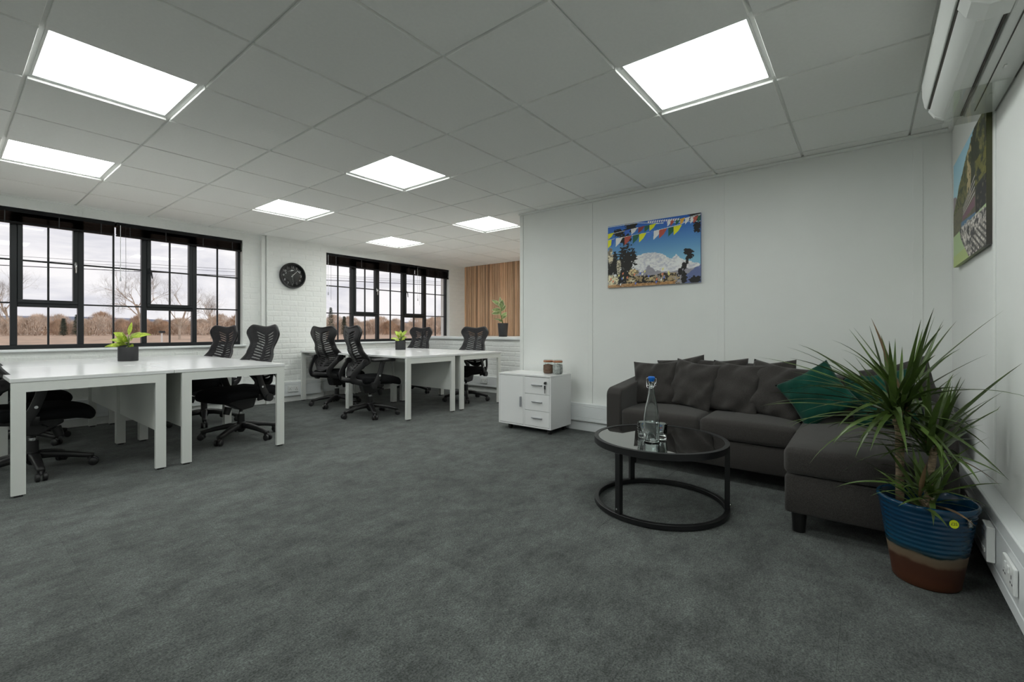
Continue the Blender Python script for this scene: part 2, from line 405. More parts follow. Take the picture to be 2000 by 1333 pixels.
for i in range(nx):
    for j in range(ny):
        x, y = XL + i * S, YR + j * S
        if x > XP + 0.1 and y < 2.0: continue
        if x > XD - 0.02: continue
        link('carpet_tile', ctm, floor, (x, y, 0), None, (1, min(1, (YW - y) / S), 1) if y + S > YW else None)

# brick helper: painted bricks standing 5 mm proud of the wall behind them
bk = MB(); bw, bh, bd = 0.217, 0.068, 0.014
bk.add([(0, 0, 0), (bw, 0, 0), (bw, 0, bh), (0, 0, bh), (0, -bd + .003, 0), (bw, -bd + .003, 0), (bw, -bd + .003, bh), (0, -bd + .003, bh),
        (.009, -bd, .009), (bw - .009, -bd, .009), (bw - .009, -bd, bh - .009), (.009, -bd, bh - .009)],
       [(0, 1, 5, 4), (1, 2, 6, 5), (2, 3, 7, 6), (3, 0, 4, 7), (4, 5, 9, 8), (5, 6, 10, 9), (6, 7, 11, 10), (7, 4, 8, 11), (8, 9, 10, 11)])
brick_me = bk.mesh('brick', 'brick_paint')
def bricks(parent, plane, a0, a1, z0, z1, axis='x', seed=0):
    """courses of bricks; axis x: wall faces -y at y = plane, axis y: wall faces -x at x = plane"""
    rnd = random.Random(seed); pz = 0.075; pl = 0.225; k = int(z0 / pz) + 1
    while k * pz + bh < z1:
        z = k * pz; a = a0 - (pl / 2 if k % 2 else 0) - 0.03
        while a < a1:
            s, e = max(a, a0 + .002), min(a + bw, a1 - .002)
            if e - s > 0.025:
                pr = rnd.uniform(-0.0009, 0.0009); dz = rnd.uniform(-.003, .003)
                sx = (e - s) / bw
                if axis == 'x': link('brick', brick_me, parent, (s, plane + bd - .0016 + pr, z + dz), (0, rnd.uniform(-.008, .008), 0), (sx, 1, rnd.uniform(.95, 1.02)))
                else: link('brick', brick_me, parent, (plane + bd - .0016 + pr, e, z + dz), (rnd.uniform(-.008, .008), 0, -PI / 2), (sx, 1, rnd.uniform(.95, 1.02)))
            a += pl
        k += 1

# window wall (with two openings), pilaster between them
wl = MB(); T = 0.24
for a, b, z0, z1 in ((XL, W1[0], 0, 2.42), (W1[0], W1[5], 0, ZS), (W1[0], W1[5], ZT, 2.42), (W1[5], W2[0], 0, 2.42), (W2[0], W2[5], 0, ZS), (W2[0], W2[5], ZT, 2.42), (W2[5], XB + .1, 0, 2.42)):
    wl.box(a, b, YW, YW + T, z0, z1)
wall_left = struct('wall_left', wl, 'brick_paint', 'white painted brick wall with two black framed windows')
bricks(wall_left, YW - .0, W1[5] + .005, 2.75, 0.29, CZ, seed=1)
bricks(wall_left, YW, 3.55, W2[0], 0.75, CZ, seed=2)
bricks(wall_left, YW, 3.55, XD, 0.09, 0.79, seed=3)
bricks(wall_left, YW, W2[5] + .005, XB - .01, 0.92, CZ, seed=4)
bricks(wall_left, YW, 0.3, W1[5], 0.3, 0.785, seed=5)
pil = struct('wall_pilaster', MB().box(2.75, 3.55, YP + .0016, YW - .002, 0, CZ + .05), 'brick_paint', 'white painted brick pier between the two windows')
bricks(pil, YP, 2.752, 3.548, 0.0, CZ, seed=6)
# low brick wall with deep ledge, timber wall above
wd = struct('wall_dwarf', MB().box(XD + .0016, XD + .12, 2.05, YW - .001, 0, 0.855), 'brick_paint', 'low white painted brick wall under the ledge')
bricks(wd, XD, 3.4, YW - .002, 0.085, 0.85, 'y', seed=7)
struct('trim_1', MB().box(XD - .035, XB - .026, 2.05, YW - .001, 0.856, 0.897), 'upvc_white', 'white deep ledge board on the low brick wall', bevel=.004)
wb = struct('wall_far', MB().box(XB, XB + .1, 2.0, YW + .02, 0, 2.42), 'ac_dark', 'far wall clad in vertical cedar slats')
sw, gap = 0.0365, 0.0085; y = YW - .003 - sw; k = 0
slm = [MB().box(-.024 - d, 0, 0, sw, 0, CZ - .90).mesh('slat', 'cedar_slat') for d in (0, .004, -.006)]
while y > 2.3:
    link('slat', slm[[0, 0, 1, 0, 2, 0, 1][k % 7]], wb, (XB, y, 0.899)); y -= sw + gap; k += 1
# closing walls out of view
struct('wall_near', MB().box(XL - .1, XL, YR - .1, YW + .1, 0, 2.42), 'wall_paint', 'plain white wall at the other end of the office')
struct('wall_recess', MB().box(XP + .1, XB + .1, 1.95, 2.05, 0, 2.42), 'wall_paint', 'plain white wall closing the recess behind the partition')
# side wall
ws = struct('wall_side', MB().box(XL, XP + .1, YR - .1, YR, 0, 2.42), 'wall_paint', 'white panelled side wall carrying the air conditioner')
def joint(parent, axis, p, a, z0, z1, wd_=0.045):
    """flat cover strip over a panel joint"""
    m = MB()
    if axis == 'x': m.box(p - .006, p, a - wd_ / 2, a + wd_ / 2, z0, z1)
    else: m.box(a - wd_ / 2, a + wd_ / 2, p, p + .006, z0, z1)
    obj('joint_strip', m, 'wall_paint', parent, bevel=.0015, seg=1)
joint(ws, 'y', YR, 2.78, 0.34, CZ - .03); joint(ws, 'y', YR, 1.56, 0.34, CZ - .03)
# partition: panels with cover strips and end post
wr = struct('wall_right', MB().box(XP + .002, XP + .1, YR, 3.0, 0, 2.42), 'wall_paint', 'white panelled partition behind the sofa')
pys = [YR, -0.28, 0.93, 2.14, 2.985]
for a, b in zip(pys[:-1], pys[1:]):
    obj('panel', MB().box(XP - .0, XP + .012, a + .002, b - .002, 0, CZ - .02), 'wall_paint', wr)
for a in pys[1:-1]: joint(wr, 'x', XP, a + .014, 0.27, CZ - .03, 0.05)
obj('end_post', MB().box(XP - .006, XP + .106, 2.985, 3.03, 0, CZ), 'wall_paint', wr, bevel=.003)
# ceiling
ceil = struct('ceiling', MB().box(XL - .1, XB + .1, YR - .1, YW + .1, CZ + .06, CZ + .14), 'grid_white', 'suspended ceiling of square white tiles in a metal grid')
GX, GY, TS = 0.2723, 2.1738, 0.6
LIGHTS = {(0, 1): 'square LED ceiling panel over the carpet before the desks farthest from the timber wall',
          (0, 4): 'square LED ceiling panel above the desks by the window with the cord blind seam',
          (3, 4): 'square LED ceiling panel nearest the round wall clock',
          (3, 1): 'square LED ceiling panel over open carpet in the middle of the office',
          (6, 5): 'square LED ceiling panel close to the window beside the timber wall',
          (6, 2): 'square LED ceiling panel beside the free end of the partition',
          (3, -3): 'square LED ceiling panel over the sofa and glass coffee table',
          (9, 2): 'square LED ceiling panel in the recess behind the partition by the timber wall',
          (0, -3): 'square LED ceiling panel out past the air conditioner', (-3, 1): 'square LED ceiling panel at the far side of the office',
          (-3, 4): 'square LED ceiling panel by the end wall and window'}
tm = MB(); e = .006; hs = TS / 2 - .0085
tm.add([(-hs, -hs, .02), (hs, -hs, .02), (hs, hs, .02), (-hs, hs, .02), (-hs, -hs, .0015), (hs, -hs, .0015), (hs, hs, .0015), (-hs, hs, .0015),
        (-hs + .0015, -hs + .0015, 0), (hs - .0015, -hs + .0015, 0), (hs - .0015, hs - .0015, 0), (-hs + .0015, hs - .0015, 0)],
       [(0, 1, 2, 3), (0, 4, 5, 1), (1, 5, 6, 2), (2, 6, 7, 3), (3, 7, 4, 0), (4, 8, 9, 5), (5, 9, 10, 6), (6, 10, 11, 7), (7, 11, 8, 4), (8, 11, 10, 9)])
tile_me = tm.mesh('ceiling_tile', 'ceiling_tile')
def solid(x, y): return x > XP + .02 and y < 2.99
for i in range(-5, 12):
    for j in range(-6, 9):
        x0, x1 = max(GX + TS * i, XL), min(GX + TS * (i + 1), XB - .02)
        y0, y1 = max(GY + TS * j, YR), min(GY + TS * (j + 1), YW)
        if x1 - x0 < .02 or y1 - y0 < .02: continue
        if solid((x0 + x1) / 2, (y0 + y1) / 2):
            if solid(x0 + .01, y0): 
                if x0 < XP: x1 = XP
                elif y1 > 3.03: y0 = 3.03
                else: continue
        if x0 < XP < x1 and y1 < 3.03: x1 = XP
        if (i, j) in LIGHTS: continue
        link('ceiling_tile', tile_me, ceil, ((x0 + x1) / 2, (y0 + y1) / 2, CZ), None, ((x1 - x0) / TS, (y1 - y0) / TS, 1))
zb = CZ + .015
for i in range(-4, 12):
    x = GX + TS * i
    if XL < x < XB - .03: obj('grid_runner', MB().box(x - .012, x + .012, 3.04 if x > XP else YR, YW, zb, zb + .02), 'grid_white', ceil)
for j in range(-5, 9):
    y = GY + TS * j
    if YR < y < YW: obj('grid_tee', MB().box(XL, XB - .03 if y > 3.04 else XP, y - .012, y + .012, zb + .0008, zb + .02), 'grid_white', ceil)
struct('trim_2', MB().box(XP - .028, XP + .0, YR + .001, 3.03, CZ - .022, CZ - .003), 'grid_white', 'white shadow batten along the top of the partition')
struct('trim_3', MB().box(XL, XB - .03, YW - .022, YW + .0, CZ - .006, CZ + .004), 'grid_white', 'white wall angle at the ceiling over the windows')
struct('trim_4', MB().box(XL, XP - .03, YR, YR + .022, CZ - .022, CZ - .003), 'grid_white', 'white wall angle at the ceiling on the side wall')

def ceiling_light(i, j, label):
    x, y = GX + TS * (i + .5), GY + TS * (j + .5)
    t = thing('ceiling_light', label, 'ceiling light', (x, y, CZ + .0145))
    h = TS / 2 - .013; k = h - .011; m = MB()
    for a in ((-h, h, -h, -k), (-h, h, k, h), (-h, -k, -k, k), (k, h, -k, k)): m.box(a[0], a[1], a[2], a[3], 0, .022)
    obj('frame', m, 'grid_white', t)
    obj('diffuser', MB().box(-k, k, -k, k, .003, .012), 'light_diffuser', t)
for (i, j), lab in LIGHTS.items(): ceiling_light(i, j, lab)

# perimeter trunking, skirtings
def trunk(name, label, axis, p, a0, a1, z0, z1, side, d=.045, cap=None):
    """dado trunking: body, cover lips; side = +1/-1 direction the face looks along the normal"""
    o = bpy.data.objects.new(name, None); C.objects.link(o); o['kind'] = 'structure'; o['label'] = label
    def bx(n, u0, u1, s0, s1, m='upvc_white', bev=.002):
        f0, f1 = sorted((p + side * u0, p + side * u1)); mb = MB()
        if axis == 'x': mb.box(a0, a1, f0, f1, s0, s1)
        else: mb.box(f0, f1, a0, a1, s0, s1)
        obj(n, mb, m, o, bevel=bev, seg=1)
    h = z1 - z0
    bx('body', 0, d - .006, z0, z1)
    bx('cover', 0, d, z0 + .001, z0 + h * .19 - .002); bx('cover', 0, d - .001, z0 + h * .19 + .001, z0 + h * .80 - .001); bx('cover', 0, d, z0 + h * .80 + .002, z1 - .001)
    return o
trunk('trim_5', 'white dado trunking along the partition', 'y', XP - .0005, YR + .07, 2.985, .10, .275, -1)
trunk('trim_6', 'white dado trunking along the side wall', 'x', YR + .0005, XL, XP - .05, .085, .335, +1, .06)
trunk('trim_7', 'white dado trunking on the pier', 'x', YP - .0005, 2.75, 3.50, .08, .275, -1, .038)
trunk('trim_8', 'white dado trunking below the window with the field trees', 'x', YW - .0005, XL, 2.70, .08, .275, -1)
trunk('trim_9', 'white dado trunking below the window beside the timber wall', 'x', YW - .0005, 3.56, XD - .05, .08, .275, -1)
trunk('trim_10', 'white dado trunking on the low brick wall', 'y', XD - .0005, 2.1, YW - .05, .095, .26, -1)
struct('baseboard_right', MB().box(XP - .018, XP, YR + .02, 2.985, 0, .082), 'upvc_white', 'white skirting board of the partition', bevel=.004)
struct('baseboard_side', MB().box(XL, XP - .02, YR, YR + .022, 0, .08), 'upvc_white', 'white skirting of the side wall', bevel=.004)
struct('baseboard_left', MB().box(XL, 2.749, YW - .022, YW, 0, .075), 'brick_paint', 'white painted plinth of the window wall', bevel=.004)
struct('baseboard_pier', MB().box(2.74, 3.56, YP - .014, YP + .02, 0, .072), 'brick_paint', 'white painted plinth of the brick pier', bevel=.004)
struct('baseboard_far', MB().box(XD - .016, XD, 2.06, YW - .03, 0, .07), 'brick_paint', 'white painted plinth of the low brick wall', bevel=.004)
# pipe cover on the pier corner
struct('trim_11', MB().box(2.690, 2.744, YW - .05, YW - .002, .28, CZ - .008), 'brick_paint', 'white painted pipe casing beside the pier', bevel=.006)
# sills
struct('trim_12', MB().box(W1[0] - .03, W1[5] + .03, YW - .035, YW + .075, ZS - .025, ZS - .0005), 'upvc_white', 'white sill below the window with the field trees', bevel=.005)
struct('trim_13', MB().box(W2[0] - .03, XD - .04, YW - .035, YW + .075, ZS - .025, ZS - .0005), 'upvc_white', 'white sill below the window beside the timber wall', bevel=.005)

# ------------------------------------------------------------------ windows
YG = YW + .075                               # room side of the frames
def window(name, X, label):
    o = bpy.data.objects.new(name, None); C.objects.link(o); o['kind'] = 'structure'; o['label'] = label; o.location = (0, 0, 0)
    y0, y1 = YG, YG + .06; z0, z1 = ZS, ZT
    def bar(n, a, b, c, d, ya=y0, yb=y1, p=o, bev=.003): return obj(n, MB().box(a, b, ya, yb, c, d), 'window_black', p, bevel=bev, seg=1)
    bar('frame', X[0], X[5], z0, z0 + .042); bar('frame', X[0], X[5], z1 - .04, z1)
    bar('frame', X[0], X[0] + .03, z0 + .042, z1 - .04); bar('frame', X[5] - .03, X[5], z0 + .042, z1 - .04)
    for x in X[1:5]: bar('mullion', x - .024, x + .024, z0 + .042, z1 - .04)
    rows = [z0 + .042, 1.272, 1.695, z1 - .04]
    for k in range(5):
        a, b = X[k] + (.03 if k == 0 else .024), X[k + 1] - (.03 if k == 4 else .024); mid = (a + b) / 2
        if k in (1, 3):
            bar('transom', a, b, 1.235, 1.272)
            s = bpy.data.objects.new('casement', None); C.objects.link(s); s.parent = o
            zc0, zc1 = 1.272, z1 - .04; f = .036; ya, yb = y0 - .014, y1 - .01
            for q in ((a, b, zc0, zc0 + f), (a, b, zc1 - f, zc1), (a, a + f, zc0 + f, zc1 - f), (b - f, b, zc0 + f, zc1 - f)): bar('sash_rail', *q, ya, yb, s)
            hx = b - f / 2 if k == 1 else a + f / 2
            h = MB().box(hx - .009, hx + .009, ya - .012, ya - .0005, 1.66, 1.72).tube([(hx, ya - .012, 1.70), (hx, ya - .034, 1.695), (hx + (.012 if k == 3 else .0), ya - .036, 1.67), (hx + (.022 if k == 3 else 0), ya - .032, 1.60)], [.007, .007, .008, .006], 8)
            obj('handle', h, 'window_black' if k == 3 else 'chrome', s, smooth=True)
            cells = [(a, b, rows[0], 1.235), (a + f, b - f, zc0 + f, 1.695), (a + f, b - f, 1.695, zc1 - f)]
            yy = (y0 + .012, y1 - .02)
        else:
            cells = [(a, b, rows[0], rows[1]), (a, b, rows[1], rows[2]), (a, b, rows[2], rows[3])]
            yy = (y0 + .012, y1 - .02)
        gb = .0075
        lo = min(c[2] for c in cells); hi = max(c[3] for c in cells)
        if k in (1, 3):
            bar('glazing_bar', mid - gb, mid + gb, rows[0], 1.235, *yy); bar('glazing_bar', mid - gb, mid + gb, 1.272 + .036, z1 - .076, *yy)
            bar('glazing_bar', a + .036, mid - gb, 1.695 - gb, 1.695 + gb, *yy); bar('glazing_bar', mid + gb, b - .036, 1.695 - gb, 1.695 + gb, *yy)
        else:
            bar('glazing_bar', mid - gb, mid + gb, lo, hi, *yy)
            for r in rows[1:3]:
                bar('glazing_bar', a, mid - gb, r - gb, r + gb, *yy); bar('glazing_bar', mid + gb, b, r - gb, r + gb, *yy)
        yc = (yy[0] + yy[1]) / 2
        for (p, q, c, d) in cells:
            for u, v in ((p, mid - gb), (mid + gb, q)):
                obj('pane', MB().add([(u, yc, c), (v, yc, c), (v, yc, d), (u, yc, d)], [(0, 1, 2, 3)]), 'window_glass', o)
    return o
window('window_1', W1, 'black framed window of small panes looking at bare field trees')
window('window_2', W2, 'black framed window of small panes beside the timber clad wall')

def blind(x0, x1, label, tilt, cords, nslat=12, H=.148):
    t = thing('venetian_blind', label, 'blind', ((x0 + x1) / 2, YW + .035, ZT - .002), 0, 'raised black venetian blinds')
    L = (x1 - x0) / 2 - .004
    obj('headrail', MB().box(-L, L, -.027, .027, -.040, 0), 'blind_black', t, bevel=.003)
    sm = MB(); hw = .025
    sm.grid(lambda i, j: ((-L, L)[i], -hw + 2 * hw * j / 4, .0035 * (1 - (j / 2 - 1) ** 2)), 1, 4)
    n = len(sm.v); sm.grid(lambda i, j: ((-L, L)[i], -hw + 2 * hw * j / 4, .0035 * (1 - (j / 2 - 1) ** 2) - .0025), 1, 4)
    me = sm.mesh('slat', 'blind_black')
    z = -.046; dz = (H - .020 - .046) / nslat
    for k in range(nslat):
        link('slat', me, t, (0, 0, z - .002), (tilt * (.5 if k % 3 else -.3) * .12, 0, 0)); z -= dz
    obj('bottom_rail', MB().box(-L, L, -.026, .026, -H, -H + .018), 'blind_black', t, bevel=.004)
    for dx in cords:
        c = MB().tube([(dx, -.033, -.03), (dx, -.035, -.60)], .0028, 6)
        obj('tilt_wand', c, 'upvc_white', t); obj('cord', MB().tube([(dx + .045, -.032, -.03), (dx + .047, -.032, -.72)], .0016, 5), 'pot_black', t)
        obj('tassel', MB().tube([(dx, -.035, -.60), (dx, -.035, -.645)], [.005, .008], 8), 'handle_grey', t)
    for q in (-.82, -.3, .3, .82):
        obj('ladder_tape', MB().box(q * L - .004, q * L + .004, -.0295, -.0275, -H - .002, -.036), 'pot_black', t)
blind(W1[0] + .004, 1.195, 'raised black venetian blind over the field trees, without a hanging cord in view', .3, [])
blind(1.205, W1[5] - .003, 'raised black venetian blind ending by the white pipe casing', .5, [-.60])
blind(W2[0] + .004, 5.385, 'raised black venetian blind above the desk beside the clock', .5, [-.84], 15, .178)
blind(5.395, W2[5] - .003, 'raised short black venetian blind next to the timber wall', .6, [-.38], 15, .178)

# ------------------------------------------------------------------ sockets
def socket(label, loc, rz, w=.146, data=False):
    t = thing('power_socket' if not data else 'thermostat', label, 'socket' if not data else 'control', loc, rz)
    h = .086 if not data else .13
    if data: w = .09
    obj('faceplate', MB().box(-w / 2, w / 2, -.011 if not data else -.024, 0, -h / 2, h / 2), 'socket_white', t, bevel=.004)
    if data:
        obj('display', MB().box(-.03, .03, -.0255, -.024, .015, .045), 'handle_grey', t)
        for k in range(4): obj('button', MB().box(-.028 + .015 * k, -.018 + .015 * k, -.027, -.024, -.035, -.02), 'grid_white', t, bevel=.001)
        return t
    for s in (-1, 1):
        obj('switch', MB().box(s * .018 - .009, s * .018 + .009, -.015, -.011, .008, .032), 'socket_white', t, bevel=.002)
        m = MB(); x = s * .045
        for (dx, dz, a, b) in ((0, .006, .003, .006), (-.011, -.014, .005, .003), (.011, -.014, .005, .003)): m.box(x + dx - a, x + dx + a, -.0114, -.0105, dz - b, dz + b)
        obj('pin_slots', m, 'dark_slot', t)
    return t
socket('white double power socket on the trunking of the brick pier', (3.085, YP - .039, .182), 0)
socket('white double power socket on the low brick wall trunking', (XD - .046, 4.87, .19), -PI / 2)
socket('white double power socket on the side wall trunking below the air conditioner', (2.135, YR + .061, .215), PI)
socket('white slim control unit with buttons on the side wall trunking', (2.42, YR + .061, .215), PI, data=True)
socket('white double power socket behind the blue plant pot', (2.88, YR + .061, .215), PI)
socket('white double power socket under the desks by the clock', (3.75, YW - .046, .18), 0)

# ------------------------------------------------------------------ desks
ZD = 0.712
def desk_frame_legs(parent, y0, y1, x0, x1):
    """inverted U end frame, slab legs 60 mm wide"""
    for x in (x0, x1 - .062):
        obj('leg', MB().box(x, x + .062, y0, y1, .012, ZD - .024 - .06), 'frame_white', parent)
        obj('foot_pad', MB().box(x + .012, x + .05, y0 + .004, y1 - .004, 0, .0125), 'dark_slot', parent)
    obj('frame_rail', MB().box(x0, x1, y0, y1, ZD - .024 - .06, ZD - .024), 'frame_white', parent)
def desk(x0, x1, y0, y1, back, label):
    """back = +1: modesty panel near x1, -1: near x0"""
    t = thing('office_desk', label, 'desk', (0, 0, 0), 0, 'white bench desks')
    obj('desktop', MB().box(x0 + .001, x1 - .001, y0 + .001, y1 - .001, ZD - .0235, ZD), 'desk_white', t, bevel=.0015, seg=1)
    fx0, fx1 = (x0 + .006, x1 - .048) if back > 0 else (x0 + .048, x1 - .006)
    desk_frame_legs(t, y0 + .004, y0 + .032, fx0, fx1); desk_frame_legs(t, y1 - .032, y1 - .004, fx0, fx1)
    px = fx1 - .040 if back > 0 else fx0 + .022
    obj('modesty_panel', MB().box(px, px + .018, y0 + .033, y1 - .033, .27, ZD - .025), 'frame_white', t)
    for f in (.30, .70):
        cx = x1 - .09 if back > 0 else x0 + .09; cy = y0 + (y1 - y0) * f
        obj('cable_port', MB().lathe([(.040, 0), (.040, .0012), (.038, .0018), (.012, .0018), (.010, .001)], 24, (cx, cy, ZD)), 'desk_white', t, smooth=False)
    # beam
    bx = fx0 + .10 if back > 0 else fx1 - .13
    obj('beam', MB().box(bx, bx + .03, y0 + .033, y1 - .033, ZD - .07, ZD - .025), 'frame_white', t)
YA, YM, YE = 3.985, 5.165, 6.342
D1, D2 = (0.258, 1.067, 1.868), (3.186, 3.985, 4.83)
desk(D1[0], D1[1], YA, YM, 1, 'white desk over the chair farthest from both the timber wall and the windows')
desk(D1[1], D1[2], YA, YM, -1, 'white desk with open carpet at its end and a chair near the pipe casing')
desk(D1[0], D1[1], YM, YE, 1, 'white desk against the window wall, on the side away from the clock')
desk(D1[1], D1[2], YM, YE, -1, 'white desk against the window wall, holding its plant at the desk joint')
desk(D2[0], D2[1], YA, YM, 1, 'white desk at the bench corner facing the open carpet, opposite the drawer cabinet side')
desk(D2[1], D2[2], YA, YM, -1, 'white desk closest to the white drawer cabinet')
desk(D2[0], D2[1], YM, YE, 1, 'white desk standing against the brick pier under the clock')
desk(D2[1], D2[2], YM, YE, -1, 'white desk by the window beside the low brick wall and ledge')

# ------------------------------------------------------------------ task chairs
def lerp_tab(tab, t):
    for (a, va), (b, vb) in zip(tab[:-1], tab[1:]):
        if t <= b:
            s = (t - a) / (b - a); s = s * s * (3 - 2 * s); return va + (vb - va) * s
    return tab[-1][1]
BX = [(0, -.262), (.10, -.225), (.27, -.155), (.55, -.225), (.76, -.258), (1, -.248)]
BWD = [(0, .140), (.10, .205), (.25, .240), (.67, .176), (.92, .236), (1, .226)]
def back_pt(u, t, off=0.0):
    x = lerp_tab(BX, t) + (.050 - .015 * t) * u * u + off
    k = max(0, (t - .80) / .20); q = abs(u)
    top = k * k * (.020 * math.sin(min(1, q / .80) * PI / 2) ** 2 - .050 * max(0, (q - .72) / .28) ** 2)
    low = .075 * (1 - t) ** 3 * u * u
    return (x, u * lerp_tab(BWD, t), .475 + .555 * t + top + low)
def chair_master():
    root = thing('office_chair', 'x', 'chair', (0, 0, 0), 0, 'black task chairs with slotted backs')
    # backrest shell with open curved slots
    us = [-1, -.86, -.68, -.55, -.38, -.22, -.10, 0, .10, .22, .38, .55, .68, .86, 1]
    NS = 17; ts = [0, .04, .08]
    for k in range(NS): ts += [.105 + .0485 * k, .105 + .0485 * k + .023]
    ts += [.94, .96, .98, .99, 1.0]; ts = sorted(set(ts))
    slots = {ts.index(.105 + .0485 * k) for k in range(NS)}
    def fn(i, j):
        u, t = us[i], ts[j]
        inner = max(0, 1 - max(0, t - .90) / .10) * max(0, min(1, t / .1))
        return back_pt(u, min(1, t + inner * (.015 + .15 * t * t) * (min(abs(u), .75) - .38) * (1 if abs(u) < .8 else .6)))
    def skip(i, j):
        if j not in slots: return False
        k = sorted(slots).index(j); um = abs((us[i] + us[i + 1]) / 2)
        lim = .70 if k < NS - 4 else .56
        return .10 < um < lim
    sh = MB().grid(fn, len(us) - 1, len(ts) - 1, skip)
    o = obj('backrest', sh, 'chair_plastic', root, smooth=True)
    s = o.modifiers.new('thick', 'SOLIDIFY'); s.thickness = .012; s.offset = 0
    rim = [back_pt(-1, t) for t in np.linspace(0, 1, 22)] + [back_pt(u, 1) for u in np.linspace(-1, 1, 25)[1:-1]] + [back_pt(1, t) for t in np.linspace(1, 0, 22)] + [back_pt(u, 0) for u in np.linspace(1, -1, 7)[1:]]
    obj('back_rim', MB().tube(rim, .0115, 8, False), 'chair_plastic', root, smooth=True)
    m = MB().grid(lambda i, j: back_pt(-.95 + 1.9 * i / 20, .03 + .955 * j / 30, .016), 20, 30)
    obj('back_mesh', m, 'chair_mesh', root, smooth=True)
    # side brackets: disc on the back, loop under the seat, arm post and pad
    for sgn in (-1, 1):
        y = sgn * .252
        path = [(-.165, y * .90, .645), (-.215, y * .83, .59), (-.263, y * .73, .53), (-.285, y * .67, .48), (-.265, y * .68, .432), (-.20, y * .77, .412), (-.09, y * .94, .400), (.0, y, .392)]
        fine = []
        for k in range(len(path) - 1):
            for q in range(4):
                a, b = Vector(path[k]), Vector(path[k + 1]); fine.append(tuple(a.lerp(b, q / 4)))
        fine.append(path[-1])
        for _ in range(3): fine = [fine[0]] + [tuple((Vector(fine[k - 1]) + Vector(fine[k]) * 2 + Vector(fine[k + 1])) / 4) for k in range(1, len(fine) - 1)] + [fine[-1]]
        br = MB().tube(fine, 1.0, 10, True, (.012, .031))
        br.cyl((-.165, y * .90 - .016, .645), (-.165, y * .90 + .016, .645), .035, n=20)
        b = obj('back_bracket', br, 'chair_plastic', root, auto=40)
        bl = MB()
        for (bx_, bz) in ((-.165, .645),): bl.cyl((bx_, y * .90 + sgn * .010, bz), (bx_, y * .90 + sgn * .020, bz), .010, n=10)
        obj('bolt', bl, 'black_metal', b)
        ya = sgn * .275
        arm = MB().tube([(-.08, ya, .375), (-.03, ya, .47), (.0, ya, .56), (.02, ya, .645)], [1, .95, .9, .95], 10, True, (.012, .030))
        arm.cyl((-.085, ya - .022, .385), (-.085, ya + .022, .385), .036, n=18)
        obj('arm_post', arm, 'chair_plastic', root, auto=40)
        obj('arm_button', MB().cyl((-.02, ya + sgn * .010, .49), (-.02, ya + sgn * .0165, .49), .010, n=14), 'chrome', root)
        pad = rbox(-.105, .165, ya - .042, ya + .042, .648, .678, .014, 3, .004, 4)
        obj('arm_pad', pad, 'chair_plastic', root, smooth=True)
    obj('back_crossbar', MB().tube([(-.268, -.168, .445), (-.290, -.09, .445), (-.296, 0, .445), (-.290, .09, .445), (-.268, .168, .445)], 1, 8, True, (.011, .022)), 'chair_plastic', root, smooth=True)
    seat = rbox(-.19, .31, -.245, .245, .385, .468, .038, 4, .012, 7, .012)
    sv = []
    for (x, yy, z) in seat.v:
        f = max(0, (x - .12) / .19); x2 = x - .035 * (abs(yy) / .245) ** 2 * (1 if x > .1 else 0) * f
        sv.append((x2, yy, z - .035 * f * f + .010 * max(0, (-.05 - x) / .14)))
    seat.v = sv
    obj('seat', seat, 'chair_fabric', root, smooth=True)
    mech = MB().box(-.10, .16, -.075, .075, .335, .385)
    obj('seat_plate', MB().box(-.13, .20, -.17, .17, .372, .386), 'chair_plastic', root, bevel=.004)
    obj('tilt_mechanism', MB().prism([(-.085, .275), (.02, .262), (.15, .335), (.15, .372), (-.12, .372), (-.10, .30)], -.055, .055, 'y'), 'chair_plastic', root, bevel=.008)
    obj('tension_knob', MB().cyl((.115, 0, .30), (.135, 0, .235), .030, .026, 16), 'chair_plastic', root, auto=40)
    obj('lever', MB().tube([(.04, -.05, .335), (.05, -.17, .335), (.05, -.225, .330)], [.006, .006, .012], 8, True), 'chair_plastic', root, smooth=True)
    obj('gas_column', MB().lathe([(.030, .10), (.030, .225), (.016, .226), (.016, .285)], 20), 'chair_plastic', root, auto=40)
    obj('gas_collar', MB().lathe([(.0165, .226), (.021, .227), (.021, .245), (.0165, .246)], 20), 'chrome', root, auto=40)
    obj('base_hub', MB().lathe([(.020, .055), (.036, .075), (.046, .10), (.044, .135), (.034, .150), (.030, .150)], 24), 'chair_plastic', root, auto=40)
    lm = MB().tube([(.02, 0, .118), (.10, 0, .116), (.20, 0, .098), (.285, 0, .078), (.318, 0, .072)], [1.25, 1.1, .95, .8, .72], 10, True, (.026, .021)).mesh('base_leg', 'chair_plastic', True)
    cm = MB().cyl((.30, 0, .05), (.30, 0, .078), .019, n=14)
    for s2 in (-1, 1): cm.tube([(.318, s2 * .008, .028), (.318, s2 * .012, .028), (.318, s2 * .026, .028), (.318, s2 * .030, .028)], [.026, .028, .028, .023], 18)
    cm.tube([(.296, 0, .052), (.318, 0, .058), (.338, 0, .046)], [.010, .012, .006], 8)
    cme = cm.mesh('caster', 'chair_plastic', True); sharp(cme, 40)
    for k in range(5):
        link('base_leg', lm, root, None, (0, 0, 2 * PI * k / 5)); link('caster', cme, root, None, (0, 0, 2 * PI * k / 5))
    return root
proto = chair_master()
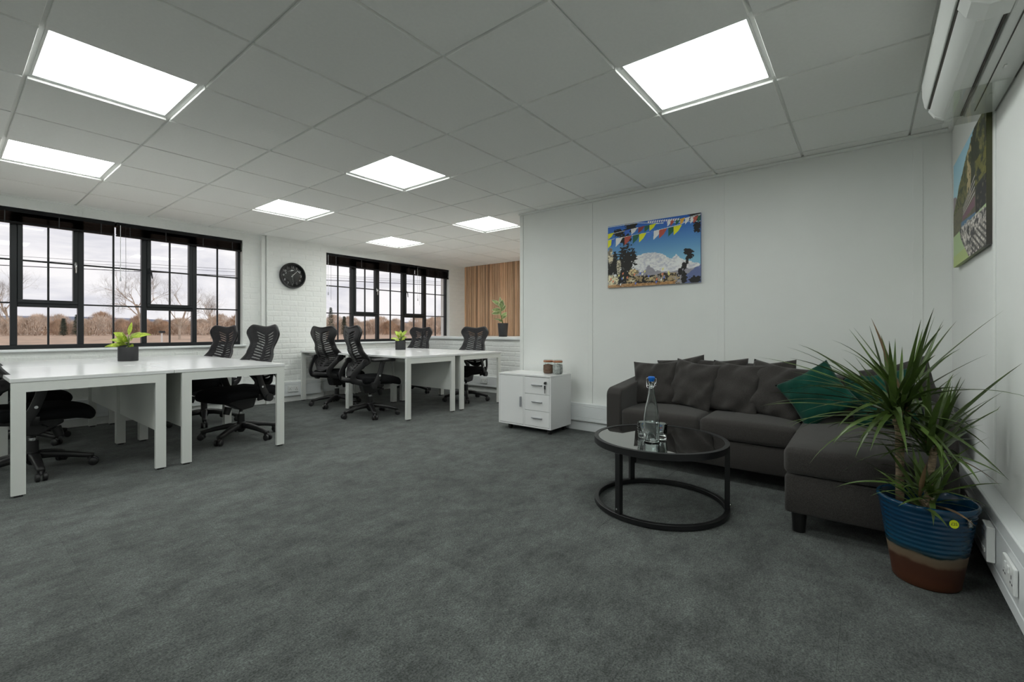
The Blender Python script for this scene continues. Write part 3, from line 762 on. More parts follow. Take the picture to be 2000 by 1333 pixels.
CHAIRS = [(1.744, 4.589, 191, 2, 'black slotted-back task chair at the desk corner facing away from the clock, arms tucked under'),
          (3.144, 4.600, -9, 29, 'black task chair turned side-on with its armrest showing, beside the free bench corner'),
          (3.30, 5.58, 11, 142, 'black task chair standing in front of the clock pier, back to the open floor'),
          (4.68, 4.52, 188, 11, 'black task chair between the desk and the ledge with the rubber plant'),
          (4.73, 5.78, 188, -81, 'black task chair in front of the window, behind the plant on the desk joint'),
          (1.78, 5.65, 193, 37, 'black task chair in front of the window edge by the pipe casing'),
          (0.41, 4.62, 2, -16, 'black task chair pushed under the desk farthest from the timber wall'),
          (0.44, 5.80, 4, 20, 'black task chair pushed under the desk against the window wall')]
for n, (x, y, th, ph, lab) in enumerate(CHAIRS):
    c = proto if n == 0 else copy_tree(proto)
    c.location = (x, y, 0); c.rotation_euler = (0, 0, math.radians(th)); c['label'] = lab
    kk = 0
    for ch in c.children:
        if ch.name.startswith('base_leg') or ch.name.startswith('caster'):
            ch.rotation_euler.z = ch.rotation_euler.z + math.radians(ph - th) - (math.radians(CHAIRS[0][3] - CHAIRS[0][2]) if n else 0)

# ------------------------------------------------------------------ wall clock
def text_mesh(name, s, size, material, extrude=.0004):
    cu = bpy.data.curves.new(name, 'FONT'); cu.body = s; cu.size = size; cu.align_x = 'CENTER'; cu.align_y = 'CENTER'; cu.extrude = extrude
    o = bpy.data.objects.new(name, cu); C.objects.link(o)
    dg = bpy.context.evaluated_depsgraph_get(); me = bpy.data.meshes.new_from_object(o.evaluated_get(dg))
    bpy.data.objects.remove(o); me.name = name; me.materials.clear(); me.materials.append(M[material]); return me
ck = thing('wall_clock', 'round black wall clock with white numerals on the brick pier', 'clock', (3.085, YP - .006, 1.772))
def lat_y(prof, n=48):                        # lathe about y: (radius, depth towards the room)
    m = MB().lathe(prof, n); m.v = [(x, -z, y) for x, y, z in m.v]; return m
obj('case', lat_y([(.172, 0), (.180, .01), (.182, .040), (.174, .050), (.162, .048), (.158, .030), (.158, .012)]), 'black_metal', ck, auto=40)
obj('dial', lat_y([(.0001, .016), (.160, .016), (.160, .010)]), 'clock_face', ck)
tick = MB()
for k in range(60):
    a = 2 * PI * k / 60; r1 = .150; r0 = .144 if k % 5 else .139; hw = .0007 if k % 5 else .0013
    ca, sa = math.sin(a), math.cos(a)
    tick.add([(ca * r0 - sa * hw, -.0168, sa * r0 + ca * hw), (ca * r1 - sa * hw, -.0168, sa * r1 + ca * hw), (ca * r1 + sa * hw, -.0168, sa * r1 - ca * hw), (ca * r0 + sa * hw, -.0168, sa * r0 - ca * hw)], [(0, 1, 2, 3)])
obj('minute_marks', tick, 'clock_white', ck)
for k in range(1, 13):
    a = 2 * PI * k / 12
    link('numeral', text_mesh('numeral', str(k), .042, 'clock_white'), ck, (.122 * math.sin(a), -.0172, .122 * math.cos(a)), (PI / 2, 0, 0))
def hand(name, ang, ln, wd_, dpt):
    a = math.radians(ang); d = Vector((math.sin(a), 0, math.cos(a))); q = Vector((d.z, 0, -d.x)); o0 = Vector((0, -dpt, 0)); m = MB()
    p = [o0 - d * .022 + q * wd_, o0 + d * ln + q * wd_ * .6, o0 + d * ln - q * wd_ * .6, o0 - d * .022 - q * wd_]
    m.add([tuple(v) for v in p] + [tuple(v + Vector((0, -.001, 0))) for v in p], [(0, 1, 2, 3), (7, 6, 5, 4), (0, 4, 5, 1), (1, 5, 6, 2), (2, 6, 7, 3), (3, 7, 4, 0)])
    obj(name, m, 'clock_white', ck)
hand('hour_hand', 45, .085, .0048, .019); hand('minute_hand', 174, .122, .0042, .0215); hand('second_hand', 20, .03, .001, .024)
obj('clock_glass', lat_y([(.0001, .043), (.08, .0425), (.161, .040)]), 'clock_glass', ck, smooth=True)

# ------------------------------------------------------------------ drawer cabinet and jars
cb = thing('drawer_cabinet', 'white wheeled cabinet with one door and three drawers by the partition', 'cabinet', (0, 0, 0))
cx0, cx1, cy0, cy1, cz0, cz1 = 3.575, 3.945, 2.345, 2.985, .055, .568
obj('carcass', MB().box(cx0 + .012, cx1, cy0, cy0 + .016, cz0, cz1 - .017).box(cx0 + .012, cx1, cy1 - .016, cy1, cz0, cz1 - .017).box(cx0 + .012, cx1, cy0 + .016, cy1 - .016, cz0, cz0 + .016)
    .box(cx1 - .01, cx1, cy0 + .016, cy1 - .016, cz0 + .016, cz1 - .017).box(cx0 + .012, cx1 - .01, 2.655, 2.671, cz0 + .016, cz1 - .017)
    .box(cx0, cx0 + .012, cy0, cy0 + .014, cz0, cz1 - .017).box(cx0, cx0 + .012, cy1 - .014, cy1, cz0, cz1 - .017).box(cx0, cx0 + .012, cy0 + .014, cy1 - .014, cz0, cz0 + .014).box(cx0, cx0 + .012, 2.652, 2.668, cz0 + .014, cz1 - .017), 'desk_white', cb)
obj('top', MB().box(cx0 - .001, cx1 + .001, cy0 - .001, cy1 + .001, cz1 - .0165, cz1), 'desk_white', cb, bevel=.0015, seg=1)
dr = obj('door', MB().box(cx0 - .001, cx0 + .0115, 2.670, cy1 - .0165, cz0 + .0165, cz1 - .020), 'desk_white', cb, bevel=.001, seg=1)
obj('handle', MB().box(cx0 - .021, cx0 - .0012, 2.69, 2.705, .245, .345), 'handle_grey', dr, bevel=.003)
zz = [cz0 + .0165, .222, .384, cz1 - .020]
for k in range(3):
    d = obj('drawer', MB().box(cx0 - .001, cx0 + .0115, cy0 + .0165, 2.650, zz[k] + .0015, zz[k + 1] - .0015), 'desk_white', cb, bevel=.001, seg=1)
    zc = (zz[k] + zz[k + 1]) / 2 + .005
    obj('handle', MB().prism([(cx0 - .022, zc + .006), (cx0 - .022, zc), (cx0 - .0012, zc - .008), (cx0 - .0012, zc + .006)], 2.442, 2.562, 'y'), 'handle_grey', d, bevel=.002)
lk = obj('lock', MB().cyl((cx0 - .014, 2.405, .497), (cx0 - .0012, 2.405, .497), .012, n=16).box(cx0 - .022, cx0 - .012, 2.385, 2.402, .496, .512), 'dark_slot', cb, auto=40)
obj('hanging_key', MB().box(cx0 - .014, cx0 - .009, 2.400, 2.413, .440, .474).cyl((cx0 - .012, 2.4065, .4), (cx0 - .012, 2.4065, .44), .003, n=6), 'black_metal', lk)
for (a, b) in ((cx0 + .06, cy0 + .05), (cx0 + .06, cy1 - .11), (cx1 - .06, cy0 + .05), (cx1 - .06, cy1 - .05)):
    obj('caster', MB().cyl((a, b - .014, .022), (a, b + .014, .022), .022, n=18).box(a - .018, a + .018, b - .017, b + .017, .036, .0545), 'dark_slot', cb, auto=40)
def jar(label, x, y, content, level):
    t = thing('storage_jar', label, 'jar', (x, y, cz1), 0, 'clip jars on the cabinet'); t.scale = (1.06, 1.06, 1.12)
    prof = [(.040, .0005), (.046, .008), (.049, .03), (.048, .07), (.042, .095), (.040, .105), (.042, .113)]
    obj('glass_body', MB().lathe(prof, 28), 'jar_glass', t, smooth=True)
    obj('contents', MB().lathe([(.036, .003), (.044, .010), (.0465, .03), (.0455, level - .005), (.0001, level + .006)], 24), content, t, smooth=True)
    obj('lid', MB().lathe([(.042, .114), (.043, .122), (.040, .127), (.0001, .128)], 28), 'jar_glass', t, smooth=True)
    obj('rubber_seal', MB().lathe([(.0405, .103), (.0452, .104), (.0452, .118), (.0405, .119)], 28), 'jar_seal', t, smooth=True)
    obj('wire_clip', MB().tube([(-.046, .0, .085), (-.050, 0, .10), (-.049, 0, .12), (-.044, 0, .127)], .0015, 6), 'chrome', t)
jar('glass clip jar filled with brown coffee', 3.775, 2.507, 'jar_coffee', .083)
jar('glass clip jar filled with white and grey sachets', 3.785, 2.402, 'jar_bags', .088)

# ------------------------------------------------------------------ sofa
sf = thing('corner_sofa', 'dark grey fabric corner sofa with a chaise end', 'sofa', (3.5, .6, 0))
def sp(name, mb, material='sofa_fabric', smooth=True, parent=None):
    mb.v = [(x - 3.5, y - .6, z) for x, y, z in mb.v]
    return obj(name, mb, material, parent or sf, smooth=smooth)
SX0, SX1, SY0, SY1 = 3.20, 3.93, -.372, 1.588
sp('base', rbox(SX0 + .008, SX1, SY0 + .12, SY1 - .12, .095, .268, .012, 2))
sp('chaise_base', rbox(2.605, SX0 + .02, SY0 + .068, .322, .098, .285, .014, 2))
sp('seat_cushion', rbox(SX0 - .005, 3.70, .900, SY1 - .122, .272, .405, .030, 4, .020, 7, .006))
sp('seat_cushion', rbox(SX0 - .005, 3.70, .330, .896, .272, .405, .030, 4, .020, 7, .006))
sp('chaise_cushion', rbox(2.597, 3.70, SY0 + .066, .326, .289, .420, .030, 4, .018, 8, .006))
sp('backrest', rbox(3.70, SX1, SY0 + .11, SY1 - .11, .25, .690, .035, 4, .004, 6))
for s, a, b in ((1, SY1 - .122, SY1), (-1, SY0, SY0 + .122)):
    poly = [(SX0, .085), (SX0, .50)] + [(SX0 + .075 - .075 * math.cos(q), .50 + .060 * math.sin(q)) for q in np.linspace(0, PI / 2, 8)[1:]] + [(SX1 - .2, .605), (SX1, .64), (SX1, .085)]
    m = MB().prism(poly, a, b, 'y'); m.v = [(x - 3.5, y - .6, z) for x, y, z in m.v]
    obj('arm', m, 'sofa_fabric', sf, bevel=.014, seg=3, auto=45)
for (x, y) in ((2.655, .265), (2.655, SY0 + .13), (SX0 + .06, 1.40), (SX1 - .07, 1.40), (SX1 - .07, -.20), (SX0 + .09, .30)):
    sp('foot', MB().lathe([(.027, 0), (.034, .10)], 16, (x, y, 0)), 'black_foot', False)

# scatter cushions
def cushion(name, label, material, c, size, thick, normal, spin, seed=0, group=None):
    """square pillow: c centre, normal the way its face looks, spin about it"""
    rnd = random.Random(seed); N = 26; h = size / 2; m = MB()
    ph = [rnd.uniform(0, 6.3) for _ in range(8)]
    def P(u, v, s):
        e = max(0, (1 - abs(u) ** 2.4)) ** .55 * max(0, (1 - abs(v) ** 2.4)) ** .55
        pin = 1 - .10 * (1 - (abs(u) * abs(v)) ** 1.5) * (max(abs(u), abs(v)) ** 5)
        wr = .013 * math.sin(4 * u + 3 * v + ph[0]) * math.sin(5 * v - 2 * u + ph[1]) * e
        wr += .012 * math.sin(8 * u - 6 * v + ph[2]) * (1 - e) * e * 3 + .012 * math.sin(9 * math.atan2(v, u) + ph[3] + 2 * math.sin(3 * u + ph[4])) * e * (u * u + v * v) ** 1.2 - .016 * math.exp(-((u * math.cos(ph[5]) + v * math.sin(ph[5]) - .35) / .10) ** 2) * e * max(0, u * math.sin(ph[5]) - v * math.cos(ph[5]) + .3)
        return (u * h * pin, v * h * pin, s * (thick / 2 * e) + wr)
    for s in (1, -1): m.grid(lambda i, j: P(-1 + 2 * i / N, -1 + 2 * j / N, s), N, N)
    bmv = MB(); bmv.v = m.v; bmv.f = m.f
    me = bmv.mesh(name, material, True)
    bm = bmesh.new(); bm.from_mesh(me); bmesh.ops.remove_doubles(bm, verts=bm.verts, dist=1e-5); bmesh.ops.recalc_face_normals(bm, faces=bm.faces); bm.to_mesh(me); bm.free()
    n = Vector(normal).normalized(); up = Vector((0, 0, 1)); r = up.cross(n).normalized(); u2 = n.cross(r)
    R = Matrix((r, u2, n)).transposed().to_4x4() @ Matrix.Rotation(spin, 4, 'Z')
    o = bpy.data.objects.new(name, None); C.objects.link(o); o.matrix_world = Matrix.Translation(Vector(c)) @ R
    tag(o, label, 'cushion', group)
    link('cover', me, o)
    k = .925; sq = [(-h * k, -h * k), (h * k, -h * k), (h * k, h * k), (-h * k, h * k)]
    return o
GN = 'dark grey scatter cushions on the sofa'
cushion('scatter_cushion', 'dark grey cushion leaning beside the sofa arm next to the cabinet', 'sofa_fabric', (3.585, 1.345, .575), .36, .13, (-1, -.12, .32), .05, 1, GN)
cushion('scatter_cushion', 'dark grey cushion second along from the sofa arm next to the cabinet', 'sofa_fabric', (3.575, 1.05, .585), .37, .13, (-1, .25, .34), -.10, 2, GN)
cushion('scatter_cushion', 'dark grey cushion third along from the sofa arm, between two other grey ones', 'sofa_fabric', (3.56, .755, .585), .38, .13, (-1, .22, .34), -.06, 3, GN)
cushion('scatter_cushion', 'dark grey cushion overlapped by the green velvet cushion', 'sofa_fabric', (3.545, .485, .585), .39, .14, (-1, .12, .36), -.16, 4, GN)
cushion('scatter_cushion', 'dark grey cushion standing in the sofa corner behind the plant leaves', 'sofa_fabric', (3.63, -.165, .63), .36, .12, (-1, .35, .25), .35, 5, GN)
cushion('scatter_cushion', 'dark grey cushion peeking out behind the first and second grey cushions from the cabinet end', 'sofa_fabric', (3.685, 1.155, .60), .37, .10, (-1, -.05, .12), .16, 8, GN)
cushion('scatter_cushion', 'dark grey cushion peeking out behind the second and third grey cushions from the cabinet end', 'sofa_fabric', (3.68, .86, .60), .37, .10, (-1, .0, .12), .06, 9, GN)
cushion('scatter_cushion', 'dark grey cushion behind the one the green velvet cushion overlaps', 'sofa_fabric', (3.68, .55, .595), .37, .10, (-1, .0, .12), .10, 10, GN)
cushion('velvet_cushion', 'emerald green velvet cushion standing on its corner', 'green_velvet', (3.40, .245, .60), .335, .12, (-1, .05, .45), .62, 6, 'green velvet cushions')
cushion('velvet_cushion', 'emerald green velvet cushion half hidden behind the plant leaves', 'green_velvet', (3.45, -.075, .595), .34, .12, (-1, .25, .5), .30, 7, 'green velvet cushions')

# ------------------------------------------------------------------ coffee table with bottle and tumblers
TX, TY, TR, TZ = 2.57, .94, .368, .385
ct_ = thing('coffee_table', 'round black metal coffee table with a dark glass top', 'table', (TX, TY, 0))
def ring(R, w_, z0, z1, n=72): return MB().lathe([(R - w_, z0), (R, z0), (R, z1), (R - w_, z1)], n, closed=True)
obj('base_ring', ring(TR, .026, .004, .030), 'black_metal', ct_, auto=40, bevel=.002)
obj('top_ring', MB().lathe([(TR - .030, TZ - .034), (TR, TZ - .034), (TR, TZ), (TR - .024, TZ), (TR - .024, TZ - .010), (TR - .030, TZ - .010)], 72, closed=True), 'black_metal', ct_, auto=40)
obj('glass_top', MB().lathe([(.0001, TZ - .009), (TR - .0245, TZ - .009), (TR - .0245, TZ - .002), (.0001, TZ - .002)], 72), 'table_glass', ct_, auto=40)
for a in (165, 49, -77):
    q = math.radians(a); o = obj('leg', MB().box(-.0135, .0135, -.0155, .0155, .031, TZ - .035), 'black_metal', ct_, bevel=.002)
    o.location = ((TR - .014) * math.cos(q), (TR - .014) * math.sin(q), 0); o.rotation_euler = (0, 0, q)
    obj('screw', MB().cyl((.013, -.004, .055), (.0155, -.004, .055), .005, n=10), 'chrome', o)
for a in (20, 140, 260): obj('glide', MB().lathe([(.010, 0), (.010, .0045)], 12, ((TR - .013) * math.cos(math.radians(a)), (TR - .013) * math.sin(math.radians(a)), 0)), 'dark_slot', ct_)
ZG = TZ - .0018
bt = thing('glass_bottle', 'clear swing-top glass water bottle with a blue stopper', 'bottle', (2.455, .942, ZG))
outp = [(.0001, .0), (.040, .0), (.043, .004), (.0435, .10), (.041, .14), (.034, .19), (.024, .235), (.0185, .265), (.016, .30), (.0155, .305), (.019, .306), (.019, .314), (.0155, .316), (.0150, .334)]
inp = [(.0112, .334), (.0115, .30), (.0145, .265), (.020, .235), (.030, .19), (.037, .14), (.0395, .10), (.0395, .014), (.036, .009), (.0001, .008)]
obj('bottle_body', MB().lathe(outp + inp, 40), 'bottle_glass', bt, smooth=True)
obj('water', MB().lathe([(.0001, .0085), (.0358, .0095), (.0390, .0145), (.0391, .108), (.0001, .108)], 36), 'water', bt, auto=50)
obj('stopper', MB().lathe([(.0100, .330), (.0150, .336), (.0150, .342), (.0185, .347), (.0185, .356), (.016, .360), (.0001, .361)], 24), 'blue_stopper', bt, smooth=True)
wr_ = MB()
for s in (-1, 1): wr_.tube([(0, s * .0175, .352), (0, s * .027, .350), (0, s * .0275, .325), (.003, s * .024, .311), (.006, s * .0195, .308)], .0013, 6)
wr_.tube([(.020 * math.cos(t), .020 * math.sin(t), .310) for t in np.linspace(0, 2 * PI, 25)], .0013, 6, False)
wr_.tube([(-.004, -.027, .335), (-.020, -.018, .300), (-.024, 0, .296), (-.020, .018, .300), (-.004, .027, .335)], .0013, 6)
obj('wire_bail', wr_, 'chrome', bt, smooth=True)
def tumbler(label, x, y, dimpled=True):
    t = thing('tumbler', label, 'glass', (x, y, ZG), 0, 'tumblers on the coffee table')
    obj('tumbler_body', MB().lathe([(.0001, 0), (.029, 0), (.031, .003), (.036, .088), (.0352, .0895), (.0342, .088), (.0292, .012), (.0001, .010)], 32), 'bottle_glass', t, smooth=True)
    if not dimpled: return
    d = MB()
    for r in range(4):
        for k in range(16):
            a = 2 * PI * (k + .5 * (r % 2)) / 16; R = .0316 + .0045 * (.25 + .15 * r); z = .025 + .014 * r
            d.tube([((R + .0003) * math.cos(a), (R + .0003) * math.sin(a), z - .004), ((R + .0012) * math.cos(a), (R + .0012) * math.sin(a), z), ((R + .0006) * math.cos(a), (R + .0006) * math.sin(a), z + .004)], [.0005, .0018, .0005], 5)
    obj('dimples', d, 'bottle_glass', t, smooth=True)
tumbler('clear dimpled tumbler on the cabinet side of the bottle', 2.52, 1.012)
tumbler('clear plain tumbler half hidden behind the bottle on the plant side', 2.54, .920, False)

# ------------------------------------------------------------------ canvas prints
def s2l(c): c = np.asarray(c, float) / 255.0; return np.where(c <= .04045, c / 12.92, ((c + .055) / 1.055) ** 2.4)
def vnoise(U, V, f, seed, oct=4):
    r = np.random.RandomState(seed); out = np.zeros_like(U); amp = 1; tot = 0
    for o in range(oct):
        n = int(f * 2 ** o) + 3; g_ = r.rand(n + 2, n + 2); a, b = U * (n - 1), V * (n - 1)
        i, j = np.clip(a.astype(int), 0, n - 1), np.clip(b.astype(int), 0, n - 1); s, t = np.clip(a - i, 0, 1), np.clip(b - j, 0, 1); s = s * s * (3 - 2 * s); t = t * t * (3 - 2 * t)
        out += amp * ((g_[i, j] * (1 - s) + g_[i + 1, j] * s) * (1 - t) + (g_[i, j + 1] * (1 - s) + g_[i + 1, j + 1] * s) * t); tot += amp; amp *= .55
    return out / tot
def inpoly(U, V, poly):
    ins = np.zeros(U.shape, bool); n = len(poly)
    for k in range(n):
        (x0, y0), (x1, y1) = poly[k], poly[(k + 1) % n]
        c = ((y0 > V) != (y1 > V)) & (U < (x1 - x0) * (V - y0) / (y1 - y0 + 1e-12) + x0); ins ^= c
    return ins
def put(I, mask, col, k=1.0): I[mask] = I[mask] * (1 - k) + np.asarray(col, float) * k
def paint_flags(U, V):
    I = np.zeros(U.shape + (3,)); t = np.clip((V - .35) / .65, 0, 1)[..., None]
    I[:] = np.array([112, 158, 178]) * (1 - t) + np.array([34, 82, 160]) * t
    n1, n2, n3 = vnoise(U, V, 7, 1), vnoise(U, V, 22, 2), vnoise(U, V, 45, 3, 3)
    # snow mountains
    ridge = .44 + .09 * np.exp(-((U - .50) / .16) ** 2) - .05 * np.clip(U - .55, 0, 1) / .15 * (U < .70) + .0 * U
    ridge = np.interp(U, [0, .28, .42, .53, .62, .68, .72, .76, .80, .86, .93, 1.0], [.42, .47, .49, .51, .46, .40, .39, .44, .38, .34, .30, .26]) + (n2 - .5) * .05
    mt = V < ridge; sh = np.clip(.35 + (n3 - .45) * 1.6 + (n1 - .5) * .8, 0, 1)[..., None]
    snow = np.array([216, 213, 206]) * sh + np.array([168, 168, 176]) * (1 - sh)
    I[mt] = snow[mt]
    low = (V < np.interp(U, [0, .40, .48, .55, .7, .85, 1], [.2, .2, .31, .22, .18, .22, .20]) + (n2 - .5) * .06); put(I, low & mt, (112, 108, 118), .75)
    rb = V < np.interp(U, [0, .82, .86, 1], [-1, -.1, .12, .26]) + (n2 - .5) * .05; put(I, rb, (76, 88, 132), .85)
    put(I, (V < .10 + n1 * .10) & (U > .30) & (U < .75), (132, 120, 100), .6)
    # left trees and rocks
    for (cx, cy, rx, ry) in ((.13, .87, .07, .06), (.27, .93, .08, .08), (.20, .78, .07, .10), (.22, .40, .10, .24), (.06, .36, .09, .22), (.30, .48, .04, .10), (.16, .18, .17, .16), (.40, .10, .12, .06)):
        d = ((U - cx) / rx) ** 2 + ((V - cy) / ry) ** 2; put(I, d + (n3 - .5) * 2.6 + (n2 - .5) * 1.2 < 1, (22, 20, 18))
    for (cx, cy, rx, ry, c) in ((.03, .52, .035, .13, (190, 180, 155)), (.06, .12, .07, .09, (196, 188, 160)), (.13, .32, .025, .12, (185, 178, 158)), (.27, .08, .05, .06, (180, 174, 150)), (.30, .22, .05, .06, (190, 172, 130)), (.48, .10, .06, .03, (165, 150, 110))):
        d = ((U - cx) / rx) ** 2 + ((V - cy) / ry) ** 2; k_ = d + (n3 - .5) * 2.2 + (n2 - .5) * 1.5 < 1; put(I, k_, c); put(I, k_ & (n3 < .44), (70, 62, 50), .7)
    gr = (V < .16 + .10 * (n1 - .5)) & (U > .22) & (U < .80); put(I, gr & (n2 > .5), (150, 128, 92), .8); put(I, gr & (n3 < .45), (30, 27, 24), .9)
    put(I, (V < .03 + .03 * n1) & (U < .75), (168, 120, 70), .7)
    # right tree
    for (cx, cy, rx, ry) in ((.95, .96, .06, .10), (.97, .80, .04, .08), (.88, .46, .045, .045), (.90, .40, .03, .05), (.87, .33, .015, .07), (.84, .25, .03, .05), (.80, .18, .02, .05), (.84, .07, .03, .10), (.95, .05, .06, .05)):
        d = ((U - cx) / rx) ** 2 + ((V - cy) / ry) ** 2; put(I, d + (n3 - .5) * 2.4 < 1, (26, 24, 24))
    Y_, W_, R_, G_, B_ = (222, 204, 30), (214, 214, 210), (160, 72, 60), (34, 84, 66), (50, 88, 168)
    def flag(u, v, w_, h_, lean, c): put(I, inpoly(U, V, [(u, v), (u + w_, v + .012), (u + w_ * .80 - lean, v - h_ * .55), (u + w_ * .22 - lean, v - h_)]), c)
    def cord(us, vs): put(I, np.abs(V - np.interp(U, us, vs)) < .004, (225, 225, 225), .8)
    cord([0, .25, .55, .8, 1], [.87, .90, .93, .94, .98]); cord([0, .1, .5, .8, 1], [.78, .79, .82, .87, .97]); cord([.35, .6, 1], [.99, .93, .88])
    for k, (u, c) in enumerate(((.0, Y_), (.045, B_), (.095, W_), (.20, R_), (.295, G_), (.365, Y_), (.445, (70, 110, 180)), (.525, W_), (.585, R_), (.68, G_), (.735, Y_))):
        flag(u, np.interp(u, [0, .1, .5, .8], [.775, .785, .82, .86]), .085 if k not in (1,) else .05, .13, .02, c)
    for u, c in ((.0, Y_), (.20, B_), (.275, W_), (.355, (120, 52, 48)), (.425, G_), (.48, Y_)): flag(u, np.interp(u, [0, .25, .55], [.88, .905, .935]), .075, .09, .015, c)
    for u, c in ((.63, B_), (.67, W_), (.70, R_), (.755, G_), (.80, (225, 150, 50)), (.85, W_), (.90, W_), (.93, R_), (.97, G_)): flag(u, .955 - .02 * (u - .63), .05, .09, .01, c)
    for k in range(14): flag(.46 + .024 * k, .985 - .002 * k, .02, .03, 0, W_)
    for k in range(26):
        r = np.random.RandomState(k); flag(.02 + .68 * r.rand(), .05 + .20 * r.rand(), .02, .035, 0, [(200, 190, 120), (190, 110, 80), (80, 100, 170), W_][k % 4])
    return I
def paint_river(U, V):
    I = np.zeros(U.shape + (3,)); t = np.clip((V - .5) / .5, 0, 1)[..., None]
    I[:] = np.array([168, 196, 204]) * (1 - t) + np.array([138, 178, 196]) * t
    n1, n2, n3 = vnoise(U, V, 6, 11), vnoise(U, V, 24, 12), vnoise(U, V, 55, 13, 3)
    put(I, V < np.interp(U, [0, .1, .25], [.68, .66, .55]) + (n2 - .5) * .03, (130, 118, 124))
    put(I, V < np.interp(U, [0, .06, .2, .4, .6, .8, 1.], [.52, .56, .70, .84, .95, 1.05, 1.2]) + (n2 - .5) * .05, (72, 76, 42))
    hill = V < np.interp(U, [0, .06, .2, .4, .6, .8, 1.], [.52, .56, .70, .84, .95, 1.05, 1.2]) + (n2 - .5) * .05
    put(I, hill & (n3 > .52), (112, 104, 62), .8); put(I, hill & (n2 < .42), (36, 42, 26), .7)
    put(I, hill & (U > .62) & (n1 > .45), (30, 34, 22), .8); put(I, hill & (np.abs(U - .55) < .06) & (V > .5) & (n2 > .5), (178, 158, 120), .8)
    put(I, (U > .72) & (V > .52) & (V < .72) & (n2 > .45), (104, 100, 40), .8)
    put(I, hill & (V < .45 + .1 * n1), (96, 88, 74), .7)
    for k in range(4): put(I, inpoly(U, V, [(.36, .405 + .02 * k), (.72, .47 + .045 * k), (.72, .485 + .045 * k), (.36, .412 + .02 * k)]), (165, 160, 160))
    put(I, inpoly(U, V, [(.34, .36), (.72, .37), (.72, .45), (.34, .40)]), (104, 72, 84)); put(I, inpoly(U, V, [(.30, .30), (1, .24), (1, .29), (.30, .36)]), (70, 100, 128))
    put(I, (U > .74) & (V > .26) & (V < .52) & (n2 > .40), (22, 20, 22))
    put(I, V < .30, (156, 170, 108)); put(I, (V < .30) & (V > .10), (150, 172, 140), .6)
    rk = (U > np.interp(V, [0, .1, .2, .32, .4], [.55, .42, .30, .22, .10])) & (V < .33 - .05 * U + .05 * (n2 - .5))
    put(I, rk, (128, 122, 116)); put(I, rk & (n3 > .55), (190, 184, 178)); put(I, rk & (n2 < .42), (48, 46, 48))
    put(I, rk & (V < .18) & (U > .6) & (np.sin((U * 1.2 + V * 2) * 60) > .2), (60, 56, 54))
    return I
def canvas(label, wd_, hg, paint, nu, nv, gain):
    t = thing('canvas_print', label, 'picture')
    U, V = np.meshgrid(np.linspace(0, 1, nu + 1), np.linspace(0, 1, nv + 1))
    m = MB().grid(lambda i, j: (wd_ * (i / nu - .5), -.0185, hg * (j / nv - .5)), nu, nv)
    me = m.mesh('printed_face', 'canvas_print')
    col = np.clip(s2l(paint(U, V)) * gain, 0, .95).reshape(-1, 3)
    at = me.color_attributes.new('print', 'FLOAT_COLOR', 'POINT'); at.data.foreach_set('color', np.c_[col, np.ones(len(col))].astype(np.float32).ravel())
    link('printed_face', me, t)
    b = MB().box(-wd_ / 2, wd_ / 2, -.018, 0, -hg / 2, hg / 2); bm_ = b.mesh('wrapped_edge', 'canvas_print')
    at = bm_.color_attributes.new('print', 'FLOAT_COLOR', 'POINT'); C8 = []
    for v in bm_.vertices:
        i = 0 if v.co.x < 0 else -1; j = 0 if v.co.z < 0 else -1; C8 += list(col.reshape(nv + 1, nu + 1, 3)[j, i] * .8) + [1]
    at.data.foreach_set('color', C8); link('wrapped_edge', bm_, t)
    return t
p1 = canvas('canvas print of prayer flags and snowy mountains above the sofa', .852, .588, paint_flags, 330, 228, 1.7)
p1.location = (XP - .0065, 1.527, 1.703); p1.rotation_euler = (0, 0, -PI / 2)
p2 = canvas('canvas print of a green river, rocks and wooded cliff on the side wall', .925, .60, paint_river, 280, 180, 1.5)
p2.location = (3.2525, YR + .0065, 1.672); p2.rotation_euler = (0, 0, PI)

# ------------------------------------------------------------------ air conditioner
ac = thing('air_conditioner', 'white wall mounted air conditioner with louvres and clear deflector', 'air conditioner', (2.305, YR, 2.07))
AX0, AX1 = -.46, .455
def acp(poly): return [(p, z - 2.07) for p, z in poly]
body = [(0.001, 1.926), (.098, 1.928), (.105, 1.945), (.190, 1.990), (.200, 2.02), (.200, 2.19), (.17, 2.215), (0.001, 2.215)]
obj('body', MB().prism(acp(body), AX0, AX1, 'x'), 'ac_plastic', ac, bevel=.004)
fp = [(.2005, 2.012), (.216, 1.996), (.224, 2.01), (.232, 2.06), (.233, 2.11), (.222, 2.17), (.195, 2.208), (.186, 2.204), (.2015, 2.17)]
obj('front_panel', MB().prism(acp(fp), AX0 - .004, AX1 + .004, 'x'), 'ac_plastic', ac, bevel=.004, auto=40)
lv = [(.112, 1.934), (.155, 1.930), (.190, 1.952), (.209, 1.980), (.205, 1.985), (.186, 1.960), (.153, 1.938), (.114, 1.940)]
obj('louvre', MB().prism(acp(lv), AX0 + .09, AX1 - .025, 'x'), 'ac_plastic', ac, auto=40)
lv2 = [(.150, 1.9275), (.170, 1.934), (.168, 1.938), (.150, 1.932)]
obj('louvre_lip', MB().prism(acp(lv2), AX0 + .09, AX1 - .025, 'x'), 'grid_white', ac)
obj('air_slot', MB().prism(acp([(.106, 1.9455), (.189, 1.989), (.188, 1.984), (.108, 1.941)]), AX0 + .085, AX1 - .02, 'x'), 'ac_dark', ac)
for a, b in ((AX0, AX0 + .088), (AX1 - .022, AX1)):
    obj('end_cap', MB().prism(acp([(.100, 1.928), (.155, 1.9275), (.192, 1.950), (.212, 1.985), (.2, 2.0), (.19, 1.992), (.105, 1.946)]), a, b, 'x'), 'ac_plastic', ac, bevel=.002)
